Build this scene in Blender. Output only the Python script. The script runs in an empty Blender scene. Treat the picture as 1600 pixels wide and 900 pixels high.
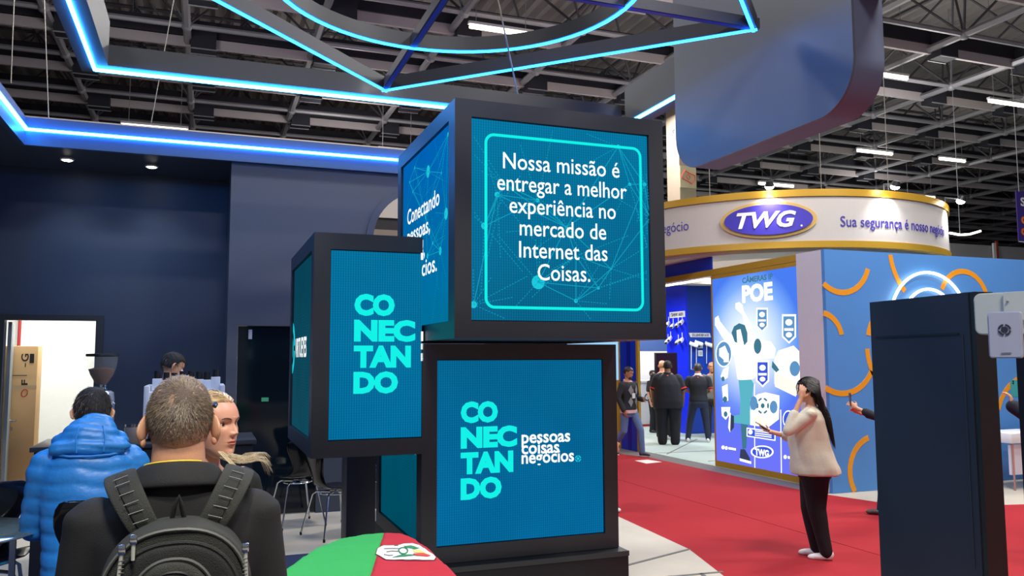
import bpy, bmesh, math, random
import numpy as np
from mathutils import Vector, Matrix, Euler
random.seed(7); rng = np.random.default_rng(7)
S = bpy.context.scene; COL = S.collection; PI = math.pi
# ------------------------------------------------------------------ camera
EYE = (0.0, 0.0, 1.78); FPX = 1273.2
def _axes(yaw, pitch, roll):
    y, p, r = map(math.radians, (yaw, pitch, roll))
    R = Vector((math.cos(y), -math.sin(y), 0)); F = Vector((math.sin(y), math.cos(y), 0)); U = Vector((0, 0, 1))
    F2 = F*math.cos(p)+U*math.sin(p); U2 = U*math.cos(p)-F*math.sin(p)
    return R*math.cos(r)+U2*math.sin(r), U2*math.cos(r)-R*math.sin(r), F2
RX, UP, FW = _axes(20.572, 4.976, -.218)
cd = bpy.data.cameras.new('camera'); cam = bpy.data.objects.new('camera', cd); COL.objects.link(cam)
cd.sensor_width = 36; cd.lens = FPX/1600*36; cd.clip_end = 300; cd.clip_start = .05
M = Matrix.Identity(4)
for i in range(3): M[i][0] = RX[i]; M[i][1] = UP[i]; M[i][2] = -FW[i]; M[i][3] = EYE[i]
cam.matrix_world = M; S.camera = cam
S.view_settings.view_transform = 'Standard'; S.view_settings.look = 'None'
S.view_settings.gamma = 1; S.view_settings.exposure = 0.1; S.view_settings.use_curve_mapping = False
# ------------------------------------------------------------------ world and lights
W = bpy.data.worlds.new('hall_air'); S.world = W; W.use_nodes = True
W.node_tree.nodes['Background'].inputs[0].default_value = (.62, .66, .8, 1)
W.node_tree.nodes['Background'].inputs[1].default_value = .26
def area(loc, size, power, color=(1, .96, .9), rot=(0, 0, 0), sy=None, name='hall_fill_light'):
    l = bpy.data.lights.new(name, 'AREA'); l.energy = power; l.color = color; l.size = size
    if sy: l.shape = 'RECTANGLE'; l.size_y = sy
    o = bpy.data.objects.new(name, l); o.location = loc; o.rotation_euler = rot; COL.objects.link(o); return o
def spot(loc, target, power, color=(1, .97, .92), angle=80, blend=.6, r=.05, name='spot_light'):
    l = bpy.data.lights.new(name, 'SPOT'); l.energy = power; l.color = color; l.spot_size = math.radians(angle); l.spot_blend = blend; l.shadow_soft_size = r
    o = bpy.data.objects.new(name, l); o.location = loc
    o.rotation_euler = (Vector(target)-Vector(loc)).to_track_quat('-Z', 'Y').to_euler(); COL.objects.link(o); return o
# general hall light: area lights added high up, some out of view
for x, y, p in [(5.5, 3, 420), (8.6, 7.5, 300), (-3.5, 3.0, 120), (1.0, -2.5, 420), (13, 10, 300), (10, 18, 420), (3, 16, 180), (20, 20, 420)]:
    area((x, y, 8.2), 1.6, p, sy=.6)
for x, y in [(-1.5, 14.5), (8.5, 12.5), (17.0, 15.0), (24, 24), (3.5, 22)]:      # added point lights brighten the trusses, as the tubes would
    l = bpy.data.lights.new('truss_fill', 'POINT'); l.energy = 125; l.color = (1, .95, .88); l.shadow_soft_size = .5
    o = bpy.data.objects.new('truss_fill', l); o.location = (x, y, 7.6); COL.objects.link(o)
area((-1.9, 12.2, 2.9), 1.0, 85, (1, .98, .95), name='storeroom_light')
spot((-.05, .9, 4.2), (0, 2.5, 1.4), 250, (1, .92, .78), 60, .8, .15)      # unseen overhead spot, brightens the visitors' backs
area((10.3, 14.2, 3.4), 1.2, 130, (.9, .95, 1), name='shop_fill_light')
area((1.3, 8.3, 8.2), 1.2, 260, sy=.5)  # added overhead to brighten the wood floor at the back
area((9.8, 6.2, 6.5), 1.2, 150, (.95, .97, 1), sy=.5)  # added in front of the blue wall to brighten it
area((11.6, 18.8, 3.4), 1.2, 120, (1, .98, .95), name='shop_fill_light')  # added to brighten the white wall behind the counter
area((8.8, 17.0, 3.3), 1.2, 110, (.9, .95, 1), name='shop_fill_light')
# ------------------------------------------------------------------ helpers
def at(px, py, **k):
    """point where the line of sight through a photo pixel meets a plane X=, Y= or z="""
    d = FW + RX*((px-800)/FPX) + UP*((450-py)/FPX); c = Vector(EYE)
    if 'X' in k: t = (k['X']-c.x)/d.x
    elif 'Y' in k: t = (k['Y']-c.y)/d.y
    else: t = (k['z']-c.z)/d.z
    return c+d*t
def lin(c):
    return tuple((v/255/12.92 if v/255 <= .04045 else ((v/255+.055)/1.055)**2.4) for v in c)
_m = {}
def mat(name, rgb, rough=.6, metal=0., emit=0., noise=0., nscale=20., bump=0., bscale=80., spec=.5, alpha=1., trans=0., ergb=None, sheen=0.):
    if name in _m: return _m[name]
    m = bpy.data.materials.new(name); m.use_nodes = True; nt = m.node_tree; b = nt.nodes['Principled BSDF']
    c = lin(rgb)+(1,)
    b.inputs['Base Color'].default_value = c; b.inputs['Roughness'].default_value = rough; b.inputs['Metallic'].default_value = metal
    b.inputs['Specular IOR Level'].default_value = spec; b.inputs['Alpha'].default_value = alpha
    b.inputs['Transmission Weight'].default_value = trans; b.inputs['Sheen Weight'].default_value = sheen
    if emit: b.inputs['Emission Color'].default_value = lin(ergb or rgb)+(1,); b.inputs['Emission Strength'].default_value = emit
    tc = nt.nodes.new('ShaderNodeTexCoord')
    n = nt.nodes.new('ShaderNodeTexNoise'); n.inputs['Scale'].default_value = nscale; n.inputs['Detail'].default_value = 5
    nt.links.new(tc.outputs['Object'], n.inputs['Vector'])
    mx = nt.nodes.new('ShaderNodeMix'); mx.data_type = 'RGBA'
    k = max(noise, .04)
    mx.inputs[6].default_value = tuple(v*(1-k) for v in c[:3])+(1,); mx.inputs[7].default_value = tuple(min(1, v*(1+k)) for v in c[:3])+(1,)
    nt.links.new(n.outputs['Fac'], mx.inputs[0]); nt.links.new(mx.outputs[2], b.inputs['Base Color'])
    if bump:
        n2 = nt.nodes.new('ShaderNodeTexNoise'); n2.inputs['Scale'].default_value = bscale; n2.inputs['Detail'].default_value = 4
        nt.links.new(tc.outputs['Object'], n2.inputs['Vector'])
        bp = nt.nodes.new('ShaderNodeBump'); bp.inputs['Strength'].default_value = bump; bp.inputs['Distance'].default_value = .01
        nt.links.new(n2.outputs['Fac'], bp.inputs['Height']); nt.links.new(bp.outputs[0], b.inputs['Normal'])
    _m[name] = m; return m
def glow(name, rgb, k=1.0):
    if name in _m: return _m[name]
    m = bpy.data.materials.new(name); m.use_nodes = True; nt = m.node_tree; nt.nodes.clear()
    e = nt.nodes.new('ShaderNodeEmission'); o = nt.nodes.new('ShaderNodeOutputMaterial')
    e.inputs[0].default_value = lin(rgb)+(1,); e.inputs[1].default_value = k; nt.links.new(e.outputs[0], o.inputs[0]); _m[name] = m; return m
def ledscreen(name, rgb_a, rgb_b, axis='Z', lo=0., hi=1., pitch=.0165, k=1.0, horiz=True):
    """LED wall: picture colour from rgb_a (low) to rgb_b (high), broken up by its diode columns"""
    m = bpy.data.materials.new(name); m.use_nodes = True; nt = m.node_tree; nt.nodes.clear(); N = nt.nodes.new; L = nt.links.new
    g = N('ShaderNodeTexCoord'); sp = N('ShaderNodeSeparateXYZ'); L(g.outputs['Object'], sp.inputs[0])
    mr = N('ShaderNodeMapRange'); mr.inputs[1].default_value = lo; mr.inputs[2].default_value = hi; L(sp.outputs[{'X':0,'Y':1,'Z':2}[axis]], mr.inputs[0])
    mx = N('ShaderNodeMix'); mx.data_type = 'RGBA'; mx.inputs[6].default_value = lin(rgb_a)+(1,); mx.inputs[7].default_value = lin(rgb_b)+(1,); L(mr.outputs[0], mx.inputs[0])
    ad = N('ShaderNodeMath'); ad.operation = 'ADD'; L(sp.outputs[0], ad.inputs[0]); L(sp.outputs[1], ad.inputs[1])
    def wave(src, p, amp, base):
        a = N('ShaderNodeMath'); a.operation = 'MULTIPLY'; a.inputs[1].default_value = 2*PI/p; L(src, a.inputs[0])
        s = N('ShaderNodeMath'); s.operation = 'SINE'; L(a.outputs[0], s.inputs[0])
        q = N('ShaderNodeMath'); q.operation = 'MULTIPLY_ADD'; q.inputs[1].default_value = amp; q.inputs[2].default_value = base; L(s.outputs[0], q.inputs[0]); return q.outputs[0]
    v = wave(ad.outputs[0], pitch, .16, 1.0); h = wave(sp.outputs[2], pitch*1.02, .07 if horiz else .0, 1.0)
    nz = N('ShaderNodeTexNoise'); nz.inputs['Scale'].default_value = 2.2; L(g.outputs['Object'], nz.inputs['Vector'])
    nm = N('ShaderNodeMath'); nm.operation = 'MULTIPLY_ADD'; nm.inputs[1].default_value = .3; nm.inputs[2].default_value = .85; L(nz.outputs['Fac'], nm.inputs[0])
    t1 = N('ShaderNodeMath'); t1.operation = 'MULTIPLY'; L(v, t1.inputs[0]); L(h, t1.inputs[1])
    t2 = N('ShaderNodeMath'); t2.operation = 'MULTIPLY'; L(t1.outputs[0], t2.inputs[0]); L(nm.outputs[0], t2.inputs[1])
    t3 = N('ShaderNodeMath'); t3.operation = 'MULTIPLY'; t3.inputs[1].default_value = k; L(t2.outputs[0], t3.inputs[0])
    e = N('ShaderNodeEmission'); L(mx.outputs[2], e.inputs[0]); L(t3.outputs[0], e.inputs[1]); o = N('ShaderNodeOutputMaterial'); L(e.outputs[0], o.inputs[0])
    return m
def me_from(bm, name, smooth=True):
    me = bpy.data.meshes.new(name); bm.to_mesh(me); bm.free()
    if smooth:
        for p in me.polygons: p.use_smooth = True
        try: me.set_sharp_from_angle(angle=math.radians(38))
        except Exception: pass
    return me
def link(o): COL.objects.link(o); return o
def part(name, geo, m, parent=None, label=None, smooth=True):
    """one mesh object; geometry is in world coordinates, shifted under its parent's origin"""
    me = me_from(geo, name, smooth) if isinstance(geo, bmesh.types.BMesh) else geo
    o = link(bpy.data.objects.new(name, me))
    for q in (m if isinstance(m, (list, tuple)) else [m]): me.materials.append(q)
    if parent is not None:
        off = Vector((0, 0, 0)); p = parent
        while p is not None: off += p.location; p = p.parent
        me.transform(Matrix.Translation(-off)); o.parent = parent
    if label: o['label'] = label
    return o
def tag(o, label, cat, group=None, kind=None):
    if label: o['label'] = label
    if cat: o['category'] = cat
    if group: o['group'] = group
    if kind: o['kind'] = kind
    return o
def thing(name, label, cat, loc=(0, 0, 0), group=None):
    o = link(bpy.data.objects.new(name, None)); o.location = loc; o.empty_display_size = .1
    return tag(o, label, cat, group)
def struct(name, geo, m, parent=None, smooth=False):
    o = part(name, geo, m, parent, smooth=smooth)
    if parent is None: o['kind'] = 'structure'
    return o
def copy_tree(o, parent=None):
    c = o.copy(); COL.objects.link(c)
    if parent is not None: c.parent = parent
    for ch in [q for q in bpy.data.objects if q.parent == o]: copy_tree(ch, c)
    return c
NB = bmesh.new
def box(bm, a, b, bev=0):
    """axis box between corners a and b"""
    x0, y0, z0 = a; x1, y1, z1 = b
    r = bmesh.ops.create_cube(bm, size=1)['verts']
    bmesh.ops.scale(bm, vec=(abs(x1-x0), abs(y1-y0), abs(z1-z0)), verts=r)
    bmesh.ops.translate(bm, vec=((x0+x1)/2, (y0+y1)/2, (z0+z1)/2), verts=r)
    if bev:
        es = list({e for v in r for e in v.link_edges})
        bmesh.ops.bevel(bm, geom=es, offset=bev, segments=2, profile=.6, affect='EDGES')
    return bm
def bx(a, b, bev=0): return box(NB(), a, b, bev)
def frame_from(d):
    d = Vector(d).normalized(); u = Vector((0, 0, 1)) if abs(d.z) < .95 else Vector((1, 0, 0))
    x = d.cross(u).normalized(); return x, d.cross(x).normalized()
def cyl(bm, p0, p1, r0, r1=None, seg=12, caps=True):
    r1 = r0 if r1 is None else r1; p0 = Vector(p0); p1 = Vector(p1); x, y = frame_from(p1-p0)
    A = [bm.verts.new(p0+(x*math.cos(2*PI*i/seg)+y*math.sin(2*PI*i/seg))*r0) for i in range(seg)]
    B = [bm.verts.new(p1+(x*math.cos(2*PI*i/seg)+y*math.sin(2*PI*i/seg))*r1) for i in range(seg)]
    for i in range(seg): bm.faces.new((A[i], A[(i+1) % seg], B[(i+1) % seg], B[i]))
    if caps: bm.faces.new(A[::-1]); bm.faces.new(B)
    return bm
def tube(bm, pts, r, seg=8, closed=False):
    """swept tube; r a number or a list"""
    pts = [Vector(p) for p in pts]; n = len(pts); rs = r if isinstance(r, (list, tuple)) else [r]*n; rings = []; x = None
    for i, p in enumerate(pts):
        a = pts[(i-1) % n] if (closed or i) else p; b = pts[(i+1) % n] if (closed or i < n-1) else p; d = (b-a)
        if d.length < 1e-9: d = Vector((0, 0, 1))
        d.normalize()
        if x is None: x, _ = frame_from(d)
        x = (x-d*x.dot(d)); x = x.normalized() if x.length > 1e-6 else frame_from(d)[0]; y = d.cross(x)
        rings.append([bm.verts.new(p+(x*math.cos(2*PI*k/seg)+y*math.sin(2*PI*k/seg))*rs[i]) for k in range(seg)])
    m = n if closed else n-1
    for i in range(m):
        A = rings[i]; B = rings[(i+1) % n]
        for k in range(seg): bm.faces.new((A[k], A[(k+1) % seg], B[(k+1) % seg], B[k]))
    if not closed: bm.faces.new(rings[0][::-1]); bm.faces.new(rings[-1])
    return bm
def ell(bm, c, r, rot=None, u=20, v=14):
    q = bmesh.ops.create_uvsphere(bm, u_segments=u, v_segments=v, radius=1)['verts']
    m = Matrix.Translation(Vector(c)) @ (rot.to_matrix().to_4x4() if rot else Matrix.Identity(4)) @ Matrix.Diagonal(Vector(r).to_4d())
    bmesh.ops.transform(bm, matrix=m, verts=q); return bm
def caps(bm, p0, p1, r0, r1, seg=14):
    """tapered capsule, both ends round"""
    cyl(bm, p0, p1, r0, r1, seg); ell(bm, p0, (r0,)*3, u=seg, v=8); ell(bm, p1, (r1,)*3, u=seg, v=8); return bm
def chain(bm, pts, rs, seg=14):
    for i in range(len(pts)-1): caps(bm, pts[i], pts[i+1], rs[i], rs[i+1], seg)
    return bm
def lathe(bm, prof, c=(0, 0, 0), seg=24, sx=1., sy=1.):
    """(radius, height) profile turned round a vertical axis at c"""
    rings = [[bm.verts.new((c[0]+max(r, 1e-4)*math.cos(2*PI*i/seg)*sx, c[1]+max(r, 1e-4)*math.sin(2*PI*i/seg)*sy, c[2]+z)) for i in range(seg)] for r, z in prof]
    for A, B in zip(rings, rings[1:]):
        for i in range(seg): bm.faces.new((A[i], A[(i+1) % seg], B[(i+1) % seg], B[i]))
    bm.faces.new(rings[0][::-1]); bm.faces.new(rings[-1]); return bm
def loft(bm, secs, n=24, p=2.3):
    """stack of (cx,cy,z,rx,ry) rounded sections"""
    rings = []
    for cx, cy, z, rx, ry in secs:
        R = []
        for i in range(n):
            a = 2*PI*i/n; c, s = math.cos(a), math.sin(a)
            R.append(bm.verts.new((cx+rx*math.copysign(abs(c)**(2/p), c), cy+ry*math.copysign(abs(s)**(2/p), s), z)))
        rings.append(R)
    for A, B in zip(rings, rings[1:]):
        for i in range(n): bm.faces.new((A[i], A[(i+1) % n], B[(i+1) % n], B[i]))
    bm.faces.new(rings[0][::-1]); bm.faces.new(rings[-1]); return bm
def prism(bm, poly, n, t):
    """flat outline (3D points) extruded by t along n, to both caps"""
    n = Vector(n).normalized()*t; A = [bm.verts.new(Vector(p)) for p in poly]; B = [bm.verts.new(Vector(p)+n) for p in poly]
    k = len(A); bm.faces.new(A); bm.faces.new(B[::-1])
    for i in range(k): bm.faces.new((A[(i+1) % k], A[i], B[i], B[(i+1) % k]))
    bmesh.ops.recalc_face_normals(bm, faces=bm.faces[:]); return bm
def plate(bm, outer, inner, n, t):
    """outline with same-count inner outline cut out, extruded"""
    n = Vector(n).normalized()*t; k = len(outer)
    V = [[bm.verts.new(Vector(p)+o) for p in L] for L in (outer, inner) for o in (Vector((0, 0, 0)), n)]
    A, B, C, D = V
    for i in range(k):
        j = (i+1) % k
        for a, b in ((A, C), (C, D), (D, B), (B, A)): bm.faces.new((a[i], a[j], b[j], b[i]))
    bmesh.ops.recalc_face_normals(bm, faces=bm.faces[:]); return bm
def arc_pts(c, r, a0, a1, n, ux, uy): return [Vector(c)+Vector(ux)*r*math.cos(a0+(a1-a0)*i/n)+Vector(uy)*r*math.sin(a0+(a1-a0)*i/n) for i in range(n+1)]
def band(bm, c, r0, r1, a0, a1, n, ux, uy, nrm, t):
    """arc-shaped flat band of thickness t"""
    O = arc_pts(c, r1, a0, a1, n, ux, uy); I = arc_pts(c, r0, a0, a1, n, ux, uy)
    return prism(bm, O+I[::-1], nrm, t)
def evalmesh(bm, mods, name='m'):
    me = bpy.data.meshes.new(name); bm.to_mesh(me); bm.free(); o = link(bpy.data.objects.new(name, me))
    for t, kw in mods:
        md = o.modifiers.new(t, t)
        for k, v in kw.items(): setattr(md, k, v)
    dg = bpy.context.evaluated_depsgraph_get(); dg.update(); r = bpy.data.meshes.new_from_object(o.evaluated_get(dg))
    bpy.data.objects.remove(o); bpy.data.meshes.remove(me)
    for p in r.polygons: p.use_smooth = True
    return r
def fuse(bm, voxel=.008, it=3, fac=.5):
    """overlapping volumes to one continuous skin"""
    return evalmesh(bm, [('REMESH', dict(mode='VOXEL', voxel_size=voxel, use_smooth_shade=True)), ('SMOOTH', dict(factor=fac, iterations=it))])
def wobble(me, amp, scale=9., quilt=None):
    """push a garment's surface along its normals: soft folds, or quilting"""
    from mathutils import noise
    co = np.empty(len(me.vertices)*3); me.vertices.foreach_get('co', co); co = co.reshape(-1, 3)
    nr = np.empty(len(me.vertices)*3); me.vertex_normals.foreach_get('vector', nr); nr = nr.reshape(-1, 3)
    d = np.array([noise.noise(Vector((p[0]*scale, p[1]*scale, p[2]*scale*.6))) for p in co])*amp
    if quilt: d += quilt(co)
    me.vertices.foreach_set('co', (co+nr*d[:, None]).ravel()); me.update(); return me
_fonts = {}
def text_bm(s, size=1., bold=0., align='LEFT', sx=1., shear=0., spacing=1., extrude=0., line=1.):
    c = bpy.data.curves.new('t', 'FONT'); c.body = s; c.size = size; c.offset = bold*size; c.align_x = align; c.shear = shear
    c.space_character = spacing; c.extrude = extrude; c.space_line = line; c.resolution_u = 3
    o = link(bpy.data.objects.new('t', c)); dg = bpy.context.evaluated_depsgraph_get(); dg.update()
    me = bpy.data.meshes.new_from_object(o.evaluated_get(dg)); bpy.data.objects.remove(o)
    bm = NB(); bm.from_mesh(me); bpy.data.meshes.remove(me)
    bmesh.ops.scale(bm, vec=(sx, 1, 1), verts=bm.verts[:]); return bm
def fit_text(s, w, h, origin, ux, uy, bold=0., shear=0., extrude=0., cap=None, spacing=1.):
    """lettering whose ink box is w wide, h high, its lower left corner at origin, on axes ux, uy"""
    bm = text_bm(s, 1., bold, shear=shear, spacing=spacing, extrude=0)
    xs = [v.co.x for v in bm.verts]; ys = [v.co.y for v in bm.verts]; x0, x1, y0, y1 = min(xs), max(xs), min(ys), max(ys)
    ux = Vector(ux).normalized(); uy = Vector(uy).normalized(); n = ux.cross(uy); o = Vector(origin)
    for v in bm.verts: v.co = o+ux*((v.co.x-x0)/(x1-x0)*w)+uy*((v.co.y-y0)/(y1-y0)*h)
    if extrude:
        r = bmesh.ops.extrude_face_region(bm, geom=bm.faces[:])
        bmesh.ops.translate(bm, vec=n*extrude, verts=[g for g in r['geom'] if isinstance(g, bmesh.types.BMVert)])
    return bm
def merge(bm, other):
    me = bpy.data.meshes.new('t'); other.to_mesh(me); other.free(); bm.from_mesh(me); bpy.data.meshes.remove(me); return bm
AX, AY, AZ = Vector((1, 0, 0)), Vector((0, 1, 0)), Vector((0, 0, 1))
# ------------------------------------------------------------------ materials
BLK = mat('charcoal_panel', (44, 46, 50), .55, noise=.1, nscale=6)
NAVYWALL = mat('dark_blue_wall', (48, 60, 82), .5, noise=.08, nscale=1.5)
GREYWALL = mat('slate_wall', (66, 72, 86), .65, noise=.06, nscale=1.2)
WOOD = mat('pale_wood_floor', (196, 187, 170), .45, noise=.12, nscale=3)
INLAY = mat('floor_inlay', (96, 96, 94), .5)
RED = mat('red_carpet', (166, 20, 32), .95, noise=.07, nscale=5, bump=.3, bscale=350)
GREYCARPET = mat('grey_carpet', (120, 114, 114), .95, noise=.2, nscale=60, bump=.3, bscale=300)
NAVYCARPET = mat('navy_carpet', (38, 52, 84), .95, noise=.15, nscale=40, bump=.3, bscale=300)
TILE = mat('pale_tile', (176, 190, 182), .5, noise=.05)
CONC = mat('hall_concrete', (110, 108, 106), .8, noise=.15, nscale=2)
WHITE = mat('white_paint', (222, 222, 226), .5)
GOLD = mat('gold_trim', (196, 152, 48), .35, metal=.25)
BLUE = mat('royal_blue_panel', (18, 52, 190), .35)
STEEL = mat('grey_steel', (158, 158, 166), .5, metal=.2)
DARKSTEEL = mat('dark_steel', (92, 92, 100), .6)
CHROME = mat('chrome', (205, 208, 212), .12, metal=1.)
GLOSSBLK = mat('gloss_black', (14, 15, 18), .12)
BLACK = mat('black_plastic', (20, 21, 24), .45)
RUBBER = mat('black_rubber', (16, 16, 16), .8)
DECK = mat('roof_deck', (168, 162, 162), .8, noise=.1, nscale=1)
DUCTL = mat('light_duct', (196, 188, 192), .7, noise=.1, nscale=1.5)
DUCTD = mat('dark_duct', (40, 42, 54), .7)
LEDB = glow('led_blue_strip', (30, 130, 255), 14.0)
LEDW = glow('led_cool_strip', (46, 150, 255), 40.0)
TUBEG = glow('warm_lamp_tube', (255, 238, 205), 7.0)
LAMPG = glow('lamp_face', (255, 252, 240), 30.0)
# ------------------------------------------------------------------ ground
struct('floor', bx((-30, -12, -.3), (70, 70, -.012)), CONC)
# pale wood stand floor, its edge angled towards the aisle
pl = [(-6, -4, 0), (3.2, -4, 0), (3.45, 4.9, 0), (4.03, 5.82, 0), (4.29, 6.74, 0), (4.42, 8.36, 0), (4.62, 10.2, 0), (4.62, 13.4, 0), (-6, 13.4, 0)]
o = struct('floor_wood', prism(NB(), [Vector(p)-AZ*.012 for p in pl], (0, 0, 1), .012), WOOD)
o = struct('floor_navy_carpet', bx((-3.2, -2, .0), (1.376, 7.85, .006)), NAVYCARPET)
pr = [(3.2, -8, 0), (5.75, -8, 0), (5.75, 13.9, 0), (4.62, 13.9, 0), (4.62, 10.2, 0), (4.42, 8.36, 0), (4.29, 6.74, 0), (4.03, 5.82, 0), (3.45, 4.9, 0), (3.2, -4, 0)]
struct('floor_red_carpet', prism(NB(), [Vector(p)-AZ*.012 for p in pr], (0, 0, 1), .012), RED)
pr = [(5.762, -8, 0), (12, -8, 0), (12, 6.6, 0), (7.95, 7.6, 0), (7.6, 8.9, 0), (7.55, 11.0, 0), (7.55, 13.0, 0), (7.3, 13.9, 0), (7.3, 40, 0), (5.762, 40, 0)]
struct('floor_red_carpet_outer', prism(NB(), [Vector(p)-AZ*.012 for p in pr], (0, 0, 1), .012), RED)
struct('floor_grey_carpet', bx((7.3, 8.2, -.012), (7.94, 40, -.003)), GREYCARPET)
struct('floor_shop_tile', bx((7.94, 8.75, -.012), (24, 26, .004)), TILE)
struct('floor_blue_stand', bx((7.62, 3, -.012), (16, 8.76, -.002)), WOOD)
bm = NB()
def strip(bm, a, b, w, z): 
    a = Vector((a[0], a[1], z)); b = Vector((b[0], b[1], z)); d = (b-a).normalized(); n = Vector((-d.y, d.x, 0))*w/2
    prism(bm, [a-n, b-n, b+n, a+n], (0, 0, 1), .003)
for a, b in [((2.95, 6.22), (4.29, 6.73)), ((2.9, 6.0), (4.1, 5.93)), ((3.35, 6.0), (3.5, 4.2)), ((3.62, 5.98), (3.3, 3.6)), ((3.9, 5.95), (3.2, 3.4))]: strip(bm, a, b, .035, .0)
struct('trim_1', bm, INLAY)
bm = NB()
for a, b in [((7.96, 13.6), (12, 13.4)), ((8.1, 13.4), (10.2, 15.6)), ((8.2, 12.2), (11.6, 12.7)), ((8.6, 12.3), (10.4, 14.8)), ((9.1, 11.6), (12.5, 15.2))]: strip(bm, a, b, .03, .004)
struct('trim_2', bm, INLAY)
# ------------------------------------------------------------------ hall: walls far off and the roof
struct('wall_far', bx((-30, 58, 0), (70, 58.4, 12)), mat('far_wall', (70, 70, 72), .9))
struct('wall_right', bx((64, -10, 0), (64.4, 58, 12)), mat('far_wall2', (70, 70, 72), .9))
struct('wall_left', bx((-24.4, -10, 0), (-24, 58, 12)), mat('far_wall3', (46, 48, 54), .9))
bm = NB(); x = -24.; zt = 11.3; prof = []
while x < 64: prof += [(x, 0), (x+.1, 0), (x+.15, .16), (x+.3, .16)]; x += .40
V = [[bm.verts.new((a, y, zt+b)) for a, b in prof] for y in (-12., 58.)]
for i in range(len(prof)-1): bm.faces.new((V[0][i], V[1][i], V[1][i+1], V[0][i+1]))
struct('ceiling', bm, DECK)
P0 = 2.72; X0 = -.57-2.72*7; Y0 = 18.47-2.72*5; nx, ny = 30, 18; ZB, ZT = 9.0, 10.9
bm = NB(); bt = NB()
for i in range(nx+1): cyl(bm, (X0+P0*i, Y0, ZB), (X0+P0*i, Y0+P0*ny, ZB), .085, seg=6)
for j in range(ny+1): cyl(bm, (X0, Y0+P0*j, ZB), (X0+P0*nx, Y0+P0*j, ZB), .06, seg=6)
for i in range(nx+1):
    for j in range(ny+1): ell(bm, (X0+P0*i, Y0+P0*j, ZB), (.13, .13, .13), u=8, v=5)
for i in range(nx): cyl(bt, (X0+P0*(i+.5), Y0, ZT), (X0+P0*(i+.5), Y0+P0*ny, ZT), .05, seg=5)
for j in range(ny): cyl(bt, (X0, Y0+P0*(j+.5), ZT), (X0+P0*nx, Y0+P0*(j+.5), ZT), .05, seg=5)
for i in range(nx):
    for j in range(ny):
        t = (X0+P0*(i+.5), Y0+P0*(j+.5), ZT)
        for a in (0, 1):
            for b in (0, 1): cyl(bt, (X0+P0*(i+a), Y0+P0*(j+b), ZB), t, .028, seg=4, caps=False)
o = struct('roof_truss_lower', bm, STEEL, smooth=True); o = struct('roof_truss_upper', bt, DARKSTEEL, smooth=True)
# air ducts across the hall: dark upper face, pale lower band
YB = [13.96+2.72*k for k in range(-1, 15)]
bm = NB(); bl = NB()
for y in YB:
    box(bm, (X0, y, 9.14), (X0+P0*nx, y+.14, 9.52)); box(bl, (X0, y+.02, 8.9), (X0+P0*nx, y+.10, 9.12))
struct('roof_beams', bm, DUCTD); struct('roof_beam_bands', bl, DUCTL)
proto = None
for k, y in enumerate(YB[:9]):
    for i in range(3, 17):
        x = -.23+2.72*(i-7)+(0 if x is None else 0)
        if y < 15 and x < 4: continue
        if proto is None:
            r = thing('ventilation_box', 'dark ventilation box with a grille hanging under a roof beam', 'ventilation box', (x, y-.12, 8.6), 'ventilation boxes under the roof beams')
            part('casing', bx((x-.27, y-.25, 8.78), (x+.27, y+.12, 9.4)), DUCTD, r)
            b2 = NB()
            box(b2, (x-.28, y-.26, 8.76), (x+.28, y-.24, 8.785)); box(b2, (x-.28, y+.1, 8.76), (x+.28, y+.13, 8.785))
            part('grille', b2, STEEL, r); proto = r
        else:
            r = copy_tree(proto); r.location = (x, y-.12, 8.6)
# roof lamps (pixel of centre, height, length, along)
lamps = [(783, 48, 8.5, 1.35, 'white tube lamp hanging above the LED circle'), (242, 200, 7.6, 1.5, 'tube lamp glowing just over the blue fascia on the left'), (620, 237, 7.6, 1.0, 'tube lamp seen just left of the top cube'),
 (1367, 238, 8.3, 1.4, 'tube lamp in the dark roof above the white ring sign'), (1213, 289, 8.0, 1.5, 'tube lamp right above the round white sign'), (1437, 307, 8.0, 1.5, 'tube lamp low over the right end of the ring sign'),
 (1582, 163, 8.5, 1.7, 'bright tube lamp at the right edge of the roof'), (1488, 250, 8.3, 1.1, 'tube lamp farther back in the roof on the right'), (1385, 118, 8.6, 1.3, 'dim tube lamp beside the large hanging panel')]
for px, py, z, L, lab in lamps:
    c = at(px, py, z=z); r = thing('tube_lamp', lab, 'lamp', c, 'tube lamps hanging from the hall roof')
    part('diffuser', tube(NB(), [c-AX*L/2, c+AX*L/2], .045, 10), TUBEG, r); part('housing', bx((c.x-L/2-.03, c.y-.05, c.z+.045), (c.x+L/2+.03, c.y+.05, c.z+.1)), WHITE, r)
    b2 = NB(); [cyl(b2, (c.x+s*L*.4, c.y, c.z+.1), (c.x+s*L*.4, c.y, 11.3), .008, seg=5) for s in (-1, 1)]; part('wire', b2, STEEL, r)
# concrete hall column with a number mark and red emblem
cx, cy = 11.05, 18.0
o = struct('column', bx((cx+.37, cy, 0), (cx+.86, cy+.6, 9.2)), mat('column_concrete', (140, 126, 112), .8, noise=.08, nscale=3))
o2 = struct('column_side', bx((cx+.372, cy-.012, 0), (cx+.86, cy, 6.75)), mat('column_paint', (132, 126, 104), .8, noise=.1, nscale=8), o)
part('sign_plate', bx((cx+.37, cy-.03, 6.2), (cx+.86, cy-.012, 6.78)), mat('cream_plate', (170, 162, 132), .6), o)
E1 = mat('emblem_red', (186, 56, 36), .6); b2 = NB()
def poly_loop(pts, w): 
    b = NB(); tube(b, pts, w, 6, closed=True); return b
def cp(u, v): return (cx+.37+u*.49, cy-.035, 6.2+v*.56)
merge(b2, poly_loop([cp(.1, .55), cp(.3, .82), cp(.5, .72), cp(.92, .6), cp(.9, .4), cp(.7, .2), cp(.5, .3), cp(.12, .42)], .014))
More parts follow.
